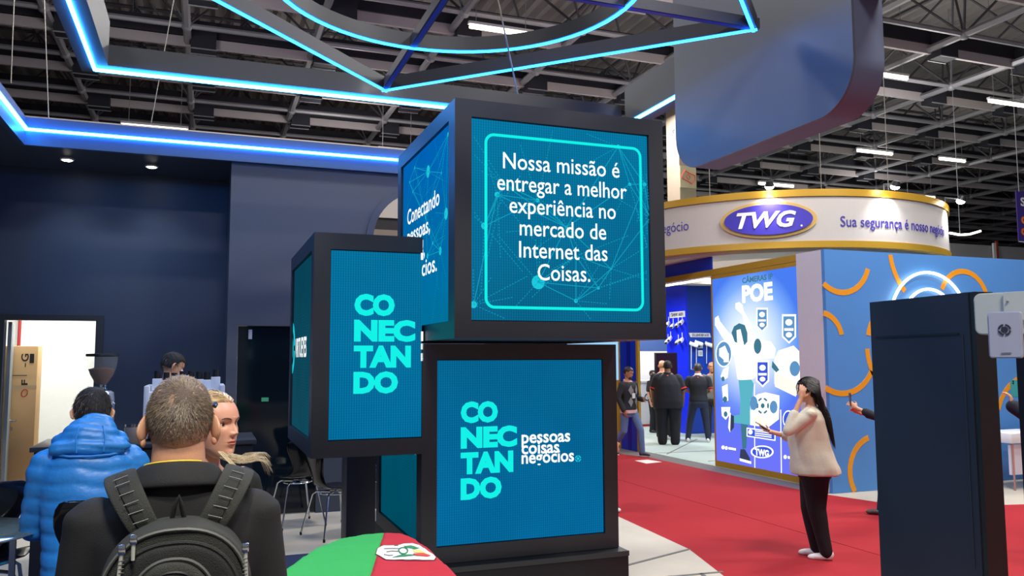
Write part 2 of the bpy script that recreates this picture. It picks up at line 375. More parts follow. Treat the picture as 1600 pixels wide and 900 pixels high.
merge(b2, poly_loop([cp(.38, .55), cp(.5, .65), cp(.62, .5), cp(.5, .38)], .01))
part('emblem', b2, E1, o)
part('number_mark', tube(NB(), arc_pts((cx+.365, cy+.22, 7.75), .035, 0, 5.2, 14, -AY, AZ), .008, 5), BLACK, o)
# ------------------------------------------------------------------ exhibition stand shell
YW = 9.882; ZS = 4.10
def rect(x0, x1, z0, z1, y): return [(x0, y, z0), (x1, y, z0), (x1, y, z1), (x0, y, z1)]
# back wall with its round window, left part in front of the doorway cut
bm = NB(); cxw, czw, rw = 2.52, 3.24, .645; n = 48
def sq(a, x0, x1, z0, z1):
    c, s = math.cos(a), math.sin(a); t = 1e9
    if c > 1e-9: t = min(t, (x1-cxw)/c)
    if c < -1e-9: t = min(t, (x0-cxw)/c)
    if s > 1e-9: t = min(t, (z1-czw)/s)
    if s < -1e-9: t = min(t, (z0-czw)/s)
    return Vector((cxw+c*t, YW, czw+s*t))
ang = sorted(set([2*PI*i/n for i in range(n)]+[math.atan2(z-czw, x-cxw) % (2*PI) for x in (1.7, 3.34) for z in (2.3, ZS)]))
plate(bm, [sq(a, 1.7, 3.34, 2.3, ZS) for a in ang], [Vector((cxw+rw*math.cos(a), YW, czw+rw*math.sin(a))) for a in ang], (0, 1, 0), .12)
box(bm, (.225, YW, 2.175), (1.7, YW+.12, ZS)); box(bm, (.225, YW, 0), (.342, YW+.12, 2.175)); box(bm, (1.25, YW, 0), (3.34, YW+.12, 2.3)); box(bm, (1.25, YW, 2.175), (1.7, YW+.12, 2.3))
struct('wall_back', bm, GREYWALL)
r = thing('window_1', None, None, (cxw, YW, czw)); r['kind'] = 'structure'
part('window_frame', band(NB(), (cxw, YW-.025, czw), rw-.01, rw+.075, 0, 2*PI*.9999, 48, AX, AZ, (0, 1, 0), .03), mat('slate_trim', (58, 64, 78), .5), r)
struct('door_1', bx((.345, YW+.04, .01), (1.247, YW+.07, 2.17)), mat('dark_glass_door', (10, 20, 28), .08), None)
dd = bpy.data.objects['door_1']
part('door_hinge', bx((.46, YW+.02, 2.02), (.50, YW+.04, 2.13)), STEEL, dd); b2 = NB(); cyl(b2, (1.12, YW-.01, .95), (1.12, YW-.01, 1.25), .012); part('door_handle', b2, CHROME, dd)
part('door_sticker', bx((.62, YW+.033, 1.30), (.70, YW+.04, 1.345)), mat('green_sticker', (50, 130, 96), .5, emit=.25), dd)
# recessed wall with the storeroom doorway
YR = 11.05
bm = NB(); box(bm, (-1.255, YR, 0), (.345, YR+.1, ZS)); box(bm, (-5, YR, 0), (-2.215, YR+.1, ZS)); box(bm, (-2.215, YR, 2.26), (-1.255, YR+.1, ZS))
struct('wall_recess', bm, NAVYWALL)
struct('wall_recess_side', bx((.225, YW+.12, 0), (.345, YR, ZS)), NAVYWALL)
bm = NB()
for a, b in [((-1.255, YR-.025, 0), (-1.17, YR, 2.33)), ((-2.30, YR-.025, 0), (-2.215, YR, 2.33)), ((-2.215, YR-.025, 2.26), (-1.255, YR, 2.33))]: box(bm, a, b, .004)
struct('trim_3', bm, mat('door_casing', (38, 42, 50), .5))
SW = mat('storeroom_white', (222, 226, 222), .6)
struct('wall_storeroom_back', bx((-3.6, 13.6, 0), (.4, 13.7, 3.2)), SW); struct('wall_storeroom_left', bx((-3.7, YR+.1, 0), (-3.6, 13.7, 3.2)), SW)
struct('wall_storeroom_right', bx((.4, YR+.1, 0), (.5, 13.7, 3.2)), SW); struct('ceiling_storeroom', bx((-3.7, YR+.1, 3.2), (.5, 13.7, 3.26)), SW)
dr = struct('door_2', prism(NB(), [(-2.20, YR+.1, .01), (-2.16, YR+.1, .01), (-2.29, YR+.93, .01), (-2.33, YR+.93, .01)], (0, 0, 1), 2.23), mat('grey_door', (128, 134, 136), .5)); b2 = NB()
cyl(b2, (-2.28, YR+.86, 1.03), (-2.21, YR+.86, 1.03), .012); cyl(b2, (-2.21, YR+.86, 1.03), (-2.20, YR+.74, 1.03), .011); cyl(b2, (-2.28, YR+.86, .93), (-2.25, YR+.86, .93), .02)
part('door_handle', b2, CHROME, dr)
tag(part('pipe', tube(NB(), [(-2.52, 13.5, 0), (-2.52, 13.5, 3.2)], .022), mat('red_pipe', (168, 32, 36), .5)), 'thin red vertical pipe on the storeroom wall behind the tall box', 'pipe')
CARD = mat('cardboard', (206, 168, 116), .8, noise=.1, nscale=4); TAPE = mat('brown_tape', (196, 170, 126), .4); INK = mat('carton_ink', (40, 34, 30), .7)
def carton(x0, x1, y0, y1, z0, z1, label, marks=False, red=False):
    c = thing('cardboard_box', label, 'box', ((x0+x1)/2, (y0+y1)/2, z0), 'cardboard boxes in the storeroom doorway')
    part('carton', bx((x0, y0, z0), (x1, y1, z1), .008), CARD, c)
    b = NB(); xm = (x0+x1)/2; box(b, (x0-.001, y0-.002, z0+(z1-z0)*.72), (x1+.001, y0, z0+(z1-z0)*.72+.05)); part('tape', b, TAPE, c)
    if marks:
        up, rt = Vector((1, 0, 0)), Vector((0, 0, 1))
        b = NB()
        merge(b, fit_text('_G', .17, .10, (x0+.27, y0-.004, z1-.24), AZ*1., AX*-1, .01)) if False else None
        merge(b, fit_text('G', .10, .085, (x0+.30, y0-.004, z1-.20), AZ, -AX, .02)); box(b, (x0+.26, y0-.004, z1-.27), (x0+.27, y0-.002, z1-.22)); merge(b, fit_text('F', .07, .07, (x0+.30, y0-.004, z1-.50), AZ, -AX, .03)); box(b, (x0+.12, y0-.004, z1-.38), (x0+.29, y0-.002, z1-.372)); box(b, (x0+.31, y0-.004, z1-.22), (x0+.36, y0-.002, z1-.10))
        part('print', b, INK, c)
        part('logo_print', tube(NB(), arc_pts((x0+.27, y0-.004, z1-.60), .05, 0, 2*PI*.97, 16, AX*.7+AZ*.2, AZ*.9), .006, 5), mat('carton_red', (190, 50, 40), .6), c)
    return c
carton(-2.42, -2.02, 12.0, 12.3, 0, 1.97, 'tall brown cardboard box standing upright in the white storeroom doorway', True)
carton(-1.98, -1.62, 11.5, 11.85, 0, .42, 'low cardboard box at the foot of the tall box')
carton(-1.95, -1.66, 11.55, 11.82, .42, .74, 'small cardboard box on top of the low box')
# soffit and fascia with the LED line
struct('ceiling_soffit', bx((-5, YW, ZS), (.345, YR+.1, ZS+.08)), NAVYWALL)
bm = NB(); box(bm, (-5, -1, ZS), (-1.93, YW, ZS+.08)); struct('ceiling_soffit_side', bm, NAVYWALL)
struct('wall_stand_left', bx((-4.2, 0, 0), (-4.1, YR, ZS)), NAVYWALL)
FASC = mat('fascia_led_blue', (44, 76, 118), .4, noise=.05)  # blue of the LED spill put into the grey board's colour
fa = thing('light_fascia', 'grey fascia board with a blue LED line along the top of the back wall', 'fascia', (-1.87, YW, ZS))
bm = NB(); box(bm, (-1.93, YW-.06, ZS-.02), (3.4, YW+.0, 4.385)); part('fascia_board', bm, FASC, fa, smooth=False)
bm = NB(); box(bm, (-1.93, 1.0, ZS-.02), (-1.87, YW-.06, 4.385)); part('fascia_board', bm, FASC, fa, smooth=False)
part('led_strip', bx((-1.86, YW-.09, 4.234), (3.4, YW-.06, 4.260)), LEDW, fa); part('led_strip', bx((-1.87, 1.0, 4.234), (-1.84, YW-.06, 4.260)), LEDW, fa)
part('light_trough', bx((-1.93, YW+.02, 4.36), (3.4, YW+.06, 4.42)), mat('trough_warm', (200, 180, 160), .5), fa)
for x, y, lab in [(-1.55, 10.418, 'left bright spotlight in the dark soffit'), (-.662, 10.464, 'right bright spotlight in the dark soffit')]:
    r = thing('ceiling_spotlight', lab, 'spotlight', (x, y, ZS), 'spotlights in the soffit')
    part('lens', lathe(NB(), [(.045, -.03), (.05, -.02), (.0, -.018)], (x, y, ZS), 16), LAMPG, r); part('trim_ring', tube(NB(), arc_pts((x, y, ZS-.012), .062, 0, 2*PI*.999, 20, AX, AY), .014, 6, closed=False), WHITE, r)
    spot((x, y, ZS-.05), (x, y+.25, 0), 34, (.8, .9, 1), 110, .8)
# ------------------------------------------------------------------ hanging square light frame
FR = mat('frame_paint', (66, 70, 78), .45, noise=.05, nscale=3)
hx0, hx1, hy1, hy0 = -1.056, 4.02, 7.648, 1.9
hf = thing('hanging_light_frame', 'large square grey light frame hanging over the stand with a blue LED line underneath', 'light frame', (1.48, 4.9, 4.25))
bm = NB(); w = .225; zt = 4.43
box(bm, (hx0, hy1-w, 4.25), (hx1, hy1, zt)); part('frame_beam', bm, FR, hf, smooth=False)
part('frame_beam', bx((hx0, hy0, 4.25), (hx0+w, hy1-w, zt+.2)), FR, hf, smooth=False)
part('frame_beam', bx((4.062, hy0, 4.25), (hx1+.26, hy1-w, 4.62)), FR, hf, smooth=False)
part('frame_beam', bx((hx0, hy0-w, 4.25), (hx1+.26, hy0, zt)), FR, hf, smooth=False)
q = .113
part('led_strip', bx((hx0+q, hy1-q-.012, 4.225), (hx1, hy1-q+.012, 4.25)), LEDW, hf); part('led_strip', bx((hx0+q-.012, hy0, 4.225), (hx0+q+.012, hy1-q, 4.25)), LEDW, hf)
part('led_strip', bx((4.075, 6.2, 4.225), (4.10, 7.4, 4.25)), LEDW, hf)
# rounded panel hung on the right side of the frame
def rrect(x, y0, y1, z0, z1, r, n=10):
    P = []
    for cy_, cz_, a in [(y1-r, z1-r, 0), (y0+r, z1-r, PI/2), (y0+r, z0+r, PI), (y1-r, z0+r, 1.5*PI)]:
        for i in range(n+1): t = a+PI/2*i/n; P.append((x, cy_+r*math.cos(t), cz_+r*math.sin(t)))
    return P
pn = thing('hanging_signboard', 'big rounded grey blue panel hanging at the right end of the light frame', 'signboard', (4.15, 5.3, 3.46))
part('panel_face', prism(NB(), rrect(4.03, 4.18, 6.40, 3.47, 5.9, .34), (1, 0, 0), .02), mat('panel_front', (88, 94, 106), .45, noise=.06, nscale=1), pn)
part('panel_body', prism(NB(), rrect(4.05, 4.18, 6.40, 3.47, 5.9, .34), (1, 0, 0), .25), mat('panel_edge', (96, 106, 132), .6), pn)
# diamond with cross and circle, LED underneath
lf = thing('diamond_light', 'diamond shaped hanging light with a cross bar and an LED circle', 'light', (1.48, 4.93, 4.25))
C0 = Vector((1.48, 4.93, 4.25)); H = 2.36
V4 = [C0+Vector(v)*H for v in [(0, 1, 0), (1, 0, 0), (0, -1, 0), (-1, 0, 0)]]
for i in range(4):
    a, b = V4[i], V4[(i+1) % 4]; d = (b-a).normalized(); n = Vector((-d.y, d.x, 0))
    if (C0-a).dot(n) < 0: n = -n
    part('frame_bar', prism(NB(), [a, b, b+n*.05, a+n*.05], (0, 0, 1), .11), mat('bar_grey', (74, 77, 86), .5), lf, smooth=False)
    m = n*.018; part('led_strip', prism(NB(), [a+m-AZ*.014, b+m-AZ*.014, b+m+n*.022-AZ*.014, a+m+n*.022-AZ*.014], (0, 0, 1), .013), LEDB, lf)
BARG = _m['bar_grey']; BARB = mat('bar_blue', (24, 60, 190), .4, emit=.12)
for a, b in ((V4[0], V4[2]), (V4[1], V4[3])):
    d = (b-a).normalized(); n = Vector((-d.y, d.x, 0))*.03
    part('cross_bar', prism(NB(), [a-n, b-n, b+n, a+n], (0, 0, 1), .08), BARG, lf, smooth=False); part('cross_face', prism(NB(), [a-n*.6-AZ*.004, b-n*.6-AZ*.004, b+n*.6-AZ*.004, a+n*.6-AZ*.004], (0, 0, 1), .004), BARB, lf)
RC = 1.21
part('ring_bar', band(NB(), C0, RC, RC+.05, 0, 2*PI*.9999, 64, AX, AY, (0, 0, 1), .11), BARG, lf)
part('led_strip', band(NB(), C0-AZ*.014, RC+.012, RC+.034, 0, 2*PI*.9999, 64, AX, AY, (0, 0, 1), .013), LEDB, lf)
for p in (V4[0]+Vector((-.1, -.06, .1)), V4[0]+Vector((.1, -.06, .1))):
    tag(part('floodlight', ell(NB(), p, (.03, .03, .02)), LAMPG), 'tiny bright lamp at the far tip of the diamond light, '+('left' if p.x < 1.48 else 'right')+' one of two', 'lamp')
# suspension cables
cbl = [((76, 186), (70, 22), YW-.02), ((236, 192), (264, 40), YW-.02), ((809, 147), (778, 0), 5.4), ((1058, 48), (1073, 0), 6.4), ((17, 130), (22, 0), YW-.1)]
lab = ['thin cable at the far left rising from the fascia corner', 'slanted thin cable between the fascia and the roof left of centre', 'thin cable rising from the hook on the top cube', 'thin cable at the right corner of the diamond light', 'thin cable at the left picture edge']
for (a, b, Y), l in zip(cbl, lab):
    p = at(a[0], a[1], Y=Y); d = at(b[0], b[1], Y=Y)-p; p2 = p+d*((11.3-p.z)/d.z) if d.z else p
    tag(part('suspension_cable', cyl(NB(), p, p2, .006, seg=6), mat('cable_steel', (150, 146, 140), .4, metal=.5)), l, 'cable', 'suspension cables')
# ------------------------------------------------------------------ LED cubes
FRM = mat('cube_frame', (58, 60, 62), .42, noise=.06, nscale=4)
GAP = mat('cube_gap', (8, 9, 12), .6)
TXT = glow('screen_white', (240, 250, 250), 1.15); CYN = glow('screen_cyan', (20, 236, 226), 1.0); NET = glow('screen_net', (20, 170, 205), .8); NETB = glow('screen_net_bright', (30, 205, 225), .9)
def cube_body(name, label, x0, x1, y0, y1, z0, z1, loc):
    return thing(name, label, 'LED cube', loc, 'stacked LED display cubes')
def frame_front(bm, x0, x1, z0, z1, y, f, sides='LRTB', t=.03):
    """raised frame round a screen on the front (-Y) face, its front at y"""
    L = f if 'L' in sides else 0; R = f if 'R' in sides else 0; T = f if 'T' in sides else 0; B = f if 'B' in sides else 0
    if T: box(bm, (x0, y, z1-T), (x1, y+t, z1))
    if B: box(bm, (x0, y, z0), (x1, y+t, z0+B))
    if L: box(bm, (x0, y, z0+B), (x0+L, y+t, z1-T))
    if R: box(bm, (x1-R, y, z0+B), (x1, y+t, z1-T))
def frame_left(bm, y0, y1, z0, z1, x, f, t=.03):
    box(bm, (x, y0, z1-f), (x+t, y1, z1)); box(bm, (x, y0, z0), (x+t, y1, z0+f)); box(bm, (x, y0, z0+f), (x+t, y0+f, z1-f)); box(bm, (x, y1-f, z0+f), (x+t, y1, z1-f))
F_ = .108
def led_cube(label, x0, x1, y0, y1, z0, z1, sf, sl, sides='LRTB'):
    r = thing('led_cube', label, 'LED cube', ((x0+x1)/2, (y0+y1)/2, z0), 'stacked LED display cubes')
    part('body', bx((x0+.03, y0+.03, z0), (x1, y1, z1)), FRM, r, smooth=False)
    bm = NB(); frame_front(bm, x0, x1, z0, z1, y0, F_, sides); part('front_frame', bm, FRM, r, smooth=False)
    bm = NB(); frame_left(bm, y0+.03, y1, z0, z1, x0, F_); part('side_frame', bm, FRM, r, smooth=False)
    R = F_ if 'R' in sides else 0
    part('screen_gap', bx((x0+F_-.001, y0+.026, z0+F_-.001), (x1-R+.001, y0+.0299, z1-F_+.001)), GAP, r)
    part('screen', bx((x0+F_+.006, y0+.018, z0+F_+.006), (x1-R-(.006 if R else 0), y0+.027, z1-F_-.006)), sf, r, smooth=False)
    part('side_screen', bx((x0+.018, y0+.03+F_+.006, z0+F_+.006), (x0+.027, y1-F_-.006, z1-F_-.006)), sl, r, smooth=False)
    return r
sU = ledscreen('screen_upper', (10, 96, 132), (6, 116, 158), 'Z', -.0, 1.5); sUL = ledscreen('screen_upper_left', (0, 112, 150), (0, 92, 176), 'Z', 0, 1.5, .013)
sL = ledscreen('screen_lower', (4, 100, 150), (6, 96, 138), 'Z', 0, 1.5); sLL = ledscreen('screen_lower_left', (0, 82, 104), (0, 92, 120), 'Z', 0, 1.5, .02, .75)
sC = ledscreen('screen_left', (4, 104, 150), (6, 110, 152), 'Z', 0, 1.5); sCL = ledscreen('screen_left_side', (20, 84, 104), (10, 74, 96), 'Z', 0, 1.5, .02, .7)
cu = led_cube('top LED cube in a dark frame reading Nossa missão é entregar a melhor experiência', 1.405, 2.878, 4.735, 6.33, 1.905, 3.395, sU, sUL)
cl = led_cube('bottom LED cube on a black plinth reading Conectando pessoas coisas negócios', 1.388, 2.875, 5.452, 6.99, .403, 1.885, sL, sLL)
cf = led_cube('left LED cube jutting out in mid air with big CONECTANDO letters', .652, 1.385, 5.44, 6.99, 1.143, 2.62, sC, sCL, 'LTB')
# lower cube's plinth
r = thing('cube_plinth', 'black plinth under the bottom LED cube', 'plinth', (2.1, 6.2, 0)); part('plinth_box', bx((1.40, 5.35, .0), (2.90, 7.1, .40), .006), mat('plinth_black', (26, 27, 29), .45), r)
b2 = NB(); box(b2, (1.40, 5.34, .365), (2.90, 5.35, .40)); part('plinth_edge', b2, FRM, r)
# thin dark post behind
tag(part('post', bx((1.285, 7.9, 0), (1.56, 8.2, 2.3), .004), mat('post_dark', (44, 46, 54), .5)), 'tall dark post behind the left cube next to the chairs', 'post')
part('hook', tube(NB(), [(1.90, 5.4, 3.395), (1.90, 5.4, 3.43)]+[Vector((1.93, 5.4, 3.45))+Vector((.03*math.cos(a), 0, .03*math.sin(a))) for a in (3, 2, 1, 0, -1, -2)], .006, 6), CHROME, cu)
# writing on the cubes
yF = 4.735+.0165
def up(px, py): return at(px, py, Y=yF)
lines = [('Nossa missão é', (786, 248, 278.5), 968), ('entregar a melhor', (777, 279, 312), 979), ('experiência no', (796, 0, 0), 962), ('mercado de', (812, 0, 0), 947), ('Internet das', (811, 0, 0), 949), ('Coisas.', (840, 0, 0), 922)]
bm = NB(); Z0 = 2.980; dz = .1405
xr = [(786, 968), (777, 979), (796, 962), (812, 947), (811, 949), (840, 922)]
for i, ((s, _, _), (xa, xb)) in enumerate(zip(lines, xr)):
    a = up(xa, 270+28*i).x; b = up(xb, 270+28*i).x
    t = text_bm(s, 1., .006); xs = [v.co.x for v in t.verts]; k = (b-a)/(max(xs)-min(xs)); x0 = min(xs); ky = .150
    for v in t.verts: v.co = Vector((a+(v.co.x-x0)*k, yF, Z0-dz*i+v.co.y*ky))
    merge(bm, t)
part('message_lettering', bm, TXT, cu, smooth=False)
# rounded rectangle line
x0, x1, z0, z1 = up(757, 300).x, up(1003, 300).x, up(757, 482).z, up(757, 207).z
def rr2(x0, x1, z0, z1, r, y, n=8):
    P = []
    for cx_, cz_, a in [(x1-r, z1-r, 0), (x0+r, z1-r, PI/2), (x0+r, z0+r, PI), (x1-r, z0+r, 1.5*PI)]:
        for i in range(n+1): t = a+PI/2*i/n; P.append(Vector((cx_+r*math.cos(t), y, cz_+r*math.sin(t))))
    return P
part('border_line', plate(NB(), rr2(x0, x1, z0, z1, .065, yF), rr2(x0+.018, x1-.018, z0+.018, z1-.018, .047, yF), (0, -1, 0), .002), CYN, cu, smooth=False)
def segs(bm, P, E, w, mp, dash=.0):
    for i, j in E:
        a, b = mp(P[i]), mp(P[j]); d = b-a; L = d.length
        if L < 1e-6: continue
        d.normalize(); n = d.cross(mp.n).normalized()*w/2
        k = int(L/dash) if dash else 1
        for q in range(max(1, k)):
            s = a+d*(L*q/max(1, k)); e = a+d*(L*(q+(.55 if dash else 1))/max(1, k))
            vs = [bm.verts.new(v) for v in (s-n, e-n, e+n, s+n)]; bm.faces.new(vs)
class Pl:
    def __init__(s, o, u, v): s.o = Vector(o); s.u = Vector(u); s.v = Vector(v); s.n = s.u.cross(s.v).normalized()
    def __call__(s, p): return s.o+s.u*p[0]+s.v*p[1]
def disc(bm, c, r, mp, n=14):
    c = mp(c); u = mp.u.normalized(); v = mp.v.normalized(); bm.faces.new([bm.verts.new(c+u*r*math.cos(2*PI*i/n)+v*r*math.sin(2*PI*i/n)) for i in range(n)])
def network(parent, mp, nodes, W_, H_, seed):
    R = random.Random(seed); b1, b2, b3 = NB(), NB(), NB(); P = [(a, b) for a, b, _ in nodes]
    for i, (a, b, r) in enumerate(nodes):
        disc(b1, (a, b), r, mp)
        near = sorted(range(len(P)), key=lambda j: (P[j][0]-a)**2+(P[j][1]-b)**2)[1:5]
        segs(b2, P, [(i, j) for j in near if j > i or R.random() < .5], .0055, mp)
        far = []
        for k in range(5 if r > .02 else 3):
            t = R.random()*2*PI; L = R.uniform(.2, .55); q = (min(W_-.01, max(.01, a+L*math.cos(t))), min(H_-.01, max(.01, b+L*math.sin(t)))); P.append(q); far.append((i, len(P)-1))
        segs(b3, P, far, .0045, mp, .02); P = P[:len(nodes)]
    part('network_nodes', b1, NETB, parent, smooth=False); part('network_lines', b2, NET, parent, smooth=False); part('network_dashes', b3, NET, parent, smooth=False)
sx0, sz0 = 1.519, 2.019
mU = Pl((sx0, yF+.0008, sz0), AX, AZ); Wd = 1.245
def uv(px, py): p = up(px, py); return (p.x-sx0, p.z-sz0)
network(cu, mU, [uv(841, 441)+(.045,), uv(757, 353)+(.022,), uv(777, 304)+(.018,), uv(787, 288)+(.012,), uv(840, 313)+(.014,), uv(966, 229)+(.014,), uv(984, 288)+(.012,), uv(1007, 288)+(.014,), uv(900, 470)+(.014,), uv(935, 450)+(.01,), uv(740, 476)+(.022,), uv(885, 355)+(.01,), uv(1016, 340)+(.01,), uv(900, 400)+(.006,), uv(955, 420)+(.006,)], Wd, 1.25, 3)
# left face of the top cube
xL = 1.405+.0165
mS = Pl((xL, 6.216, 2.019), -AY, AZ)
def uvl(px, py): p = at(px, py, X=xL); return (6.216-p.y, p.z-2.019)
network(cu, Pl((xL-.0005, 6.216, 2.019), -AY, AZ), [uvl(669, 268)+(.045,), uvl(697, 334)+(.04,), uvl(700, 210)+(.015,), uvl(648, 262)+(.012,), uvl(688, 392)+(.03,), uvl(676, 380)+(.012,), uvl(668, 400)+(.02,), uvl(645, 300)+(.01,), uvl(690, 270)+(.01,), uvl(665, 340)+(.012,), uvl(640, 285)+(.01,)], 1.24, 1.25, 5)
bm = NB()
for s, (a, b), zz, h in [('Conectando', ((637, 345), (687, 300)), 0, .17), ('pessoas,', ((637, 372), (672, 352)), 0, .17), ('coisas,', ((637, 405), (664, 390)), 0, .16), ('negócios.', ((637, 434), (683, 408)), 0, .17)]:
    pa = at(*a, X=xL); pb = at(*b, X=xL); L = pa.y-pb.y
    t = text_bm(s, 1., .012); xs = [v.co.x for v in t.verts]; x0 = min(xs); k = L/(max(xs)-x0); z_ = {'C': 2.80, 'p': 2.655, 'c': 2.505, 'n': 2.365}[s[0]]
    for v in t.verts: v.co = Vector((xL-.002, pa.y-(v.co.x-x0)*k, z_+v.co.y*.165))
    merge(bm, t)
part('side_lettering', bm, TXT, cu, smooth=False)
# CONECTANDO logo, four stacked lines
def conectando(mp, x, ztop, w, h, bm):
    lh = h/4; rows = [('CO', .655), ('NEC', 1.), ('TAN', .93), ('DO', .72)]
    for i, (s, f) in enumerate(rows):
        fb = fit_text(s, w*f, lh*.86, mp((x+(0 if i != 0 else 0), ztop-lh*(i+1)+lh*.1)), mp.u, mp.v, .06); merge(bm, fb)
    return bm
mL = Pl((0, 5.452+.0165, 0), AX, AZ)
def q2(px, py): p = at(px, py, Y=5.452+.0165); return p
a = q2(720, 626); b = q2(808, 700); c_ = q2(722, 786)
part('logo_lettering', conectando(mL, a.x, a.z, b.x-a.x, a.z-c_.z, NB()), CYN, cl, smooth=False)
bm = NB()
for s, (xa, xb), (yt, yb) in [('pessoas', (815, 891), (678, 697)), ('coisas', (815, 874), (694, 712)), ('negócios', (815, 897), (709, 728))]:
    p = q2(xa, yb); p2 = q2(xb, yb); t = text_bm(s, 1., .02); xs = [v.co.x for v in t.verts]; x0 = min(xs); k = (p2.x-p.x)/(max(xs)-x0)
    base = {'pessoas': q2(815, 692.5).z, 'coisas': q2(815, 709.5).z, 'negócios': q2(815, 724.5).z}[s]
    for v in t.verts: v.co = Vector((p.x+(v.co.x-x0)*k, 5.452+.0165, base+v.co.y*.125))
    merge(bm, t)
part('word_lettering', bm, TXT, cl, smooth=False)
pc = q2(903, 716.5); bm = NB(); mm = Pl((0, 5.4675, 0), AX, AZ); disc(bm, (pc.x, pc.z), .012, mm, 4)
for k in range(4): band(bm, (pc.x, 5.467, pc.z), .016, .024, k*PI/2+.15, (k+1)*PI/2-.15, 6, AX, AZ, (0, -1, 0), .001)
part('logo_dot', bm, NETB, cl, smooth=False)
bm = NB(); p = at(652, 712, X=1.388+.0165)
merge(bm, fit_text('negócios.', .50, .15, (1.388+.0155, 6.19, 1.075), -AY, AZ, .02)); part('side_lettering', bm, TXT, cl, smooth=False)
mC = Pl((0, 5.44+.0165, 0), AX, AZ)
def q3(px, py): return at(px, py, Y=5.44+.0165)
a = q3(554, 457); b = q3(649, 500); c_ = q3(556, 620)
part('logo_lettering', conectando(mC, a.x, a.z, b.x-a.x, a.z-c_.z, NB()), CYN, cf, smooth=False)
# cut-off bits of white lettering at the right end of the left cube's screen
bm = NB()
for y0_, y1_ in ((375, 386), (390, 406), (518, 533), (537, 546), (552, 564)):
    p0 = q3(657.5, y1_); p1 = q3(661, y0_); box(bm, (p0.x, 5.452, p0.z), (p1.x, 5.454, p1.z))
part('word_edge', bm, TXT, cf, smooth=False)
xC = .652+.0165; pa = at(453, 545, X=xC); pb = at(461, 545, X=xC); pe = at(479.5, 540, X=xC)
bm = NB(); R_ = (pa.y-pb.y)/2; cyv = (pa.y+pb.y)/2
for k in range(4): band(bm, (xC-.001, cyv, pa.z), R_*.68, R_, k*PI/2+.12, (k+1)*PI/2-.12, 8, -AY, AZ*1.0, (-1, 0, 0), .001)
disc(bm, (-cyv, pa.z), R_*.45, Pl((xC-.001, 0, 0), -AY, AZ), 12)
part('side_logo', bm, NETB, cf, smooth=False)
part('side_lettering', fit_text('VIRTUEYES', pb.y-pe.y-.05, .15, (xC-.001, pb.y-.03, pa.z-.075), -AY, AZ, .02), TXT, cf, smooth=False)
# ------------------------------------------------------------------ round hanging sign
RG = 3.26; d0 = 13.0
def campt(lat, dep, z): v = Vector((RX.x, RX.y, 0)).normalized()*lat+Vector((FW.x, FW.y, 0)).normalized()*dep; return Vector((v.x, v.y, z))
CG = campt(.392*d0, 1.0*d0+RG, 0); zg0, zg1 = 3.56, 4.49
def ringhit(px, py):
    d = FW+RX*((px-800)/FPX)+UP*((450-py)/FPX); ox, oy = EYE[0]-CG.x, EYE[1]-CG.y
    A = d.x*d.x+d.y*d.y; B = 2*(ox*d.x+oy*d.y); C = ox*ox+oy*oy-RG*RG; D = max(0, B*B-4*A*C); t = (-B-math.sqrt(D))/(2*A)
    p = Vector(EYE)+d*t; return math.atan2(p.y-CG.y, p.x-CG.x), p.z
rs = thing('ring_sign', 'round white sign ring with gold rims hanging over the blue booth, lettered TWG', 'sign', (CG.x, CG.y, zg0))
def ringwall(z0, z1, r0, r1, n=96):
    bm = NB(); V = [[bm.verts.new((CG.x+r*math.cos(2*PI*i/n), CG.y+r*math.sin(2*PI*i/n), z)) for i in range(n)] for r, z in ((r1, z0), (r1, z1), (r0, z1), (r0, z0))]
    for k in range(4):
        for i in range(n): bm.faces.new((V[k][i], V[k][(i+1) % n], V[(k+1) % 4][(i+1) % n], V[(k+1) % 4][i]))
    bmesh.ops.recalc_face_normals(bm, faces=bm.faces[:]); return bm
part('ring_wall', ringwall(zg0, zg1, RG-.12, RG), mat('sign_white', (192, 185, 180), .6), rs)
part('rim', ringwall(zg1-.105, zg1+.01, RG-.13, RG+.03), GOLD, rs); part('rim', ringwall(zg0-.01, zg0+.095, RG-.13, RG+.03), GOLD, rs)
part('inner_band', ringwall(zg0-.06, zg0+.02, RG-.95, RG-.13), mat('sign_soffit', (196, 190, 186), .6), rs)
def bend(bm, a0, z0, k=1.0, r=RG+.006):
    """flat artwork in (s, h) metres wrapped on the ring from angle a0 at height z0"""
    for v in bm.verts: a = a0+v.co.x/RG*k; rr = r+v.co.z; h = v.co.y; v.co = Vector((CG.x+rr*math.cos(a), CG.y+rr*math.sin(a), z0+h))
    return bm
def ringtext(s, pa, pb, zc, h, m, name, bold=.01, shear=0., ext=.02):
    a0 = ringhit(*pa)[0]; a1 = ringhit(*pb)[0]; w = (a1-a0)*RG; t = text_bm(s, 1., bold, shear=shear)
    xs = [v.co.x for v in t.verts]; x0 = min(xs); k = w/(max(xs)-x0)
    bmesh.ops.subdivide_edges(t, edges=[e for e in t.edges if e.calc_length() > .3], cuts=2)
    for v in t.verts: v.co.x = (v.co.x-x0)*k; v.co.y *= h
    if ext:
        r = bmesh.ops.extrude_face_region(t, geom=t.faces[:]); bmesh.ops.translate(t, vec=(0, 0, ext), verts=[g for g in r['geom'] if isinstance(g, bmesh.types.BMVert)])
    return part(name, bend(t, a0, zc), m, rs, smooth=False)
VIO = mat('sign_violet', (66, 54, 160), .5)
zl = ringhit(1313, 348)[1]
ringtext('Sua segurança é nosso negócio', (1313, 345), (1474, 360), zl-.06, .245, VIO, 'sign_lettering', .0, 0, .006)
a_end = ringhit(1076, 350)[0]; 
t = text_bm('Sua segurança é nosso negócio', 1., .0); xs = [v.co.x for v in t.verts]; x0, x1 = min(xs), max(xs); k = 2.55/(x1-x0)
for v in t.verts: v.co.x = (v.co.x-x1)*k; v.co.y *= .245
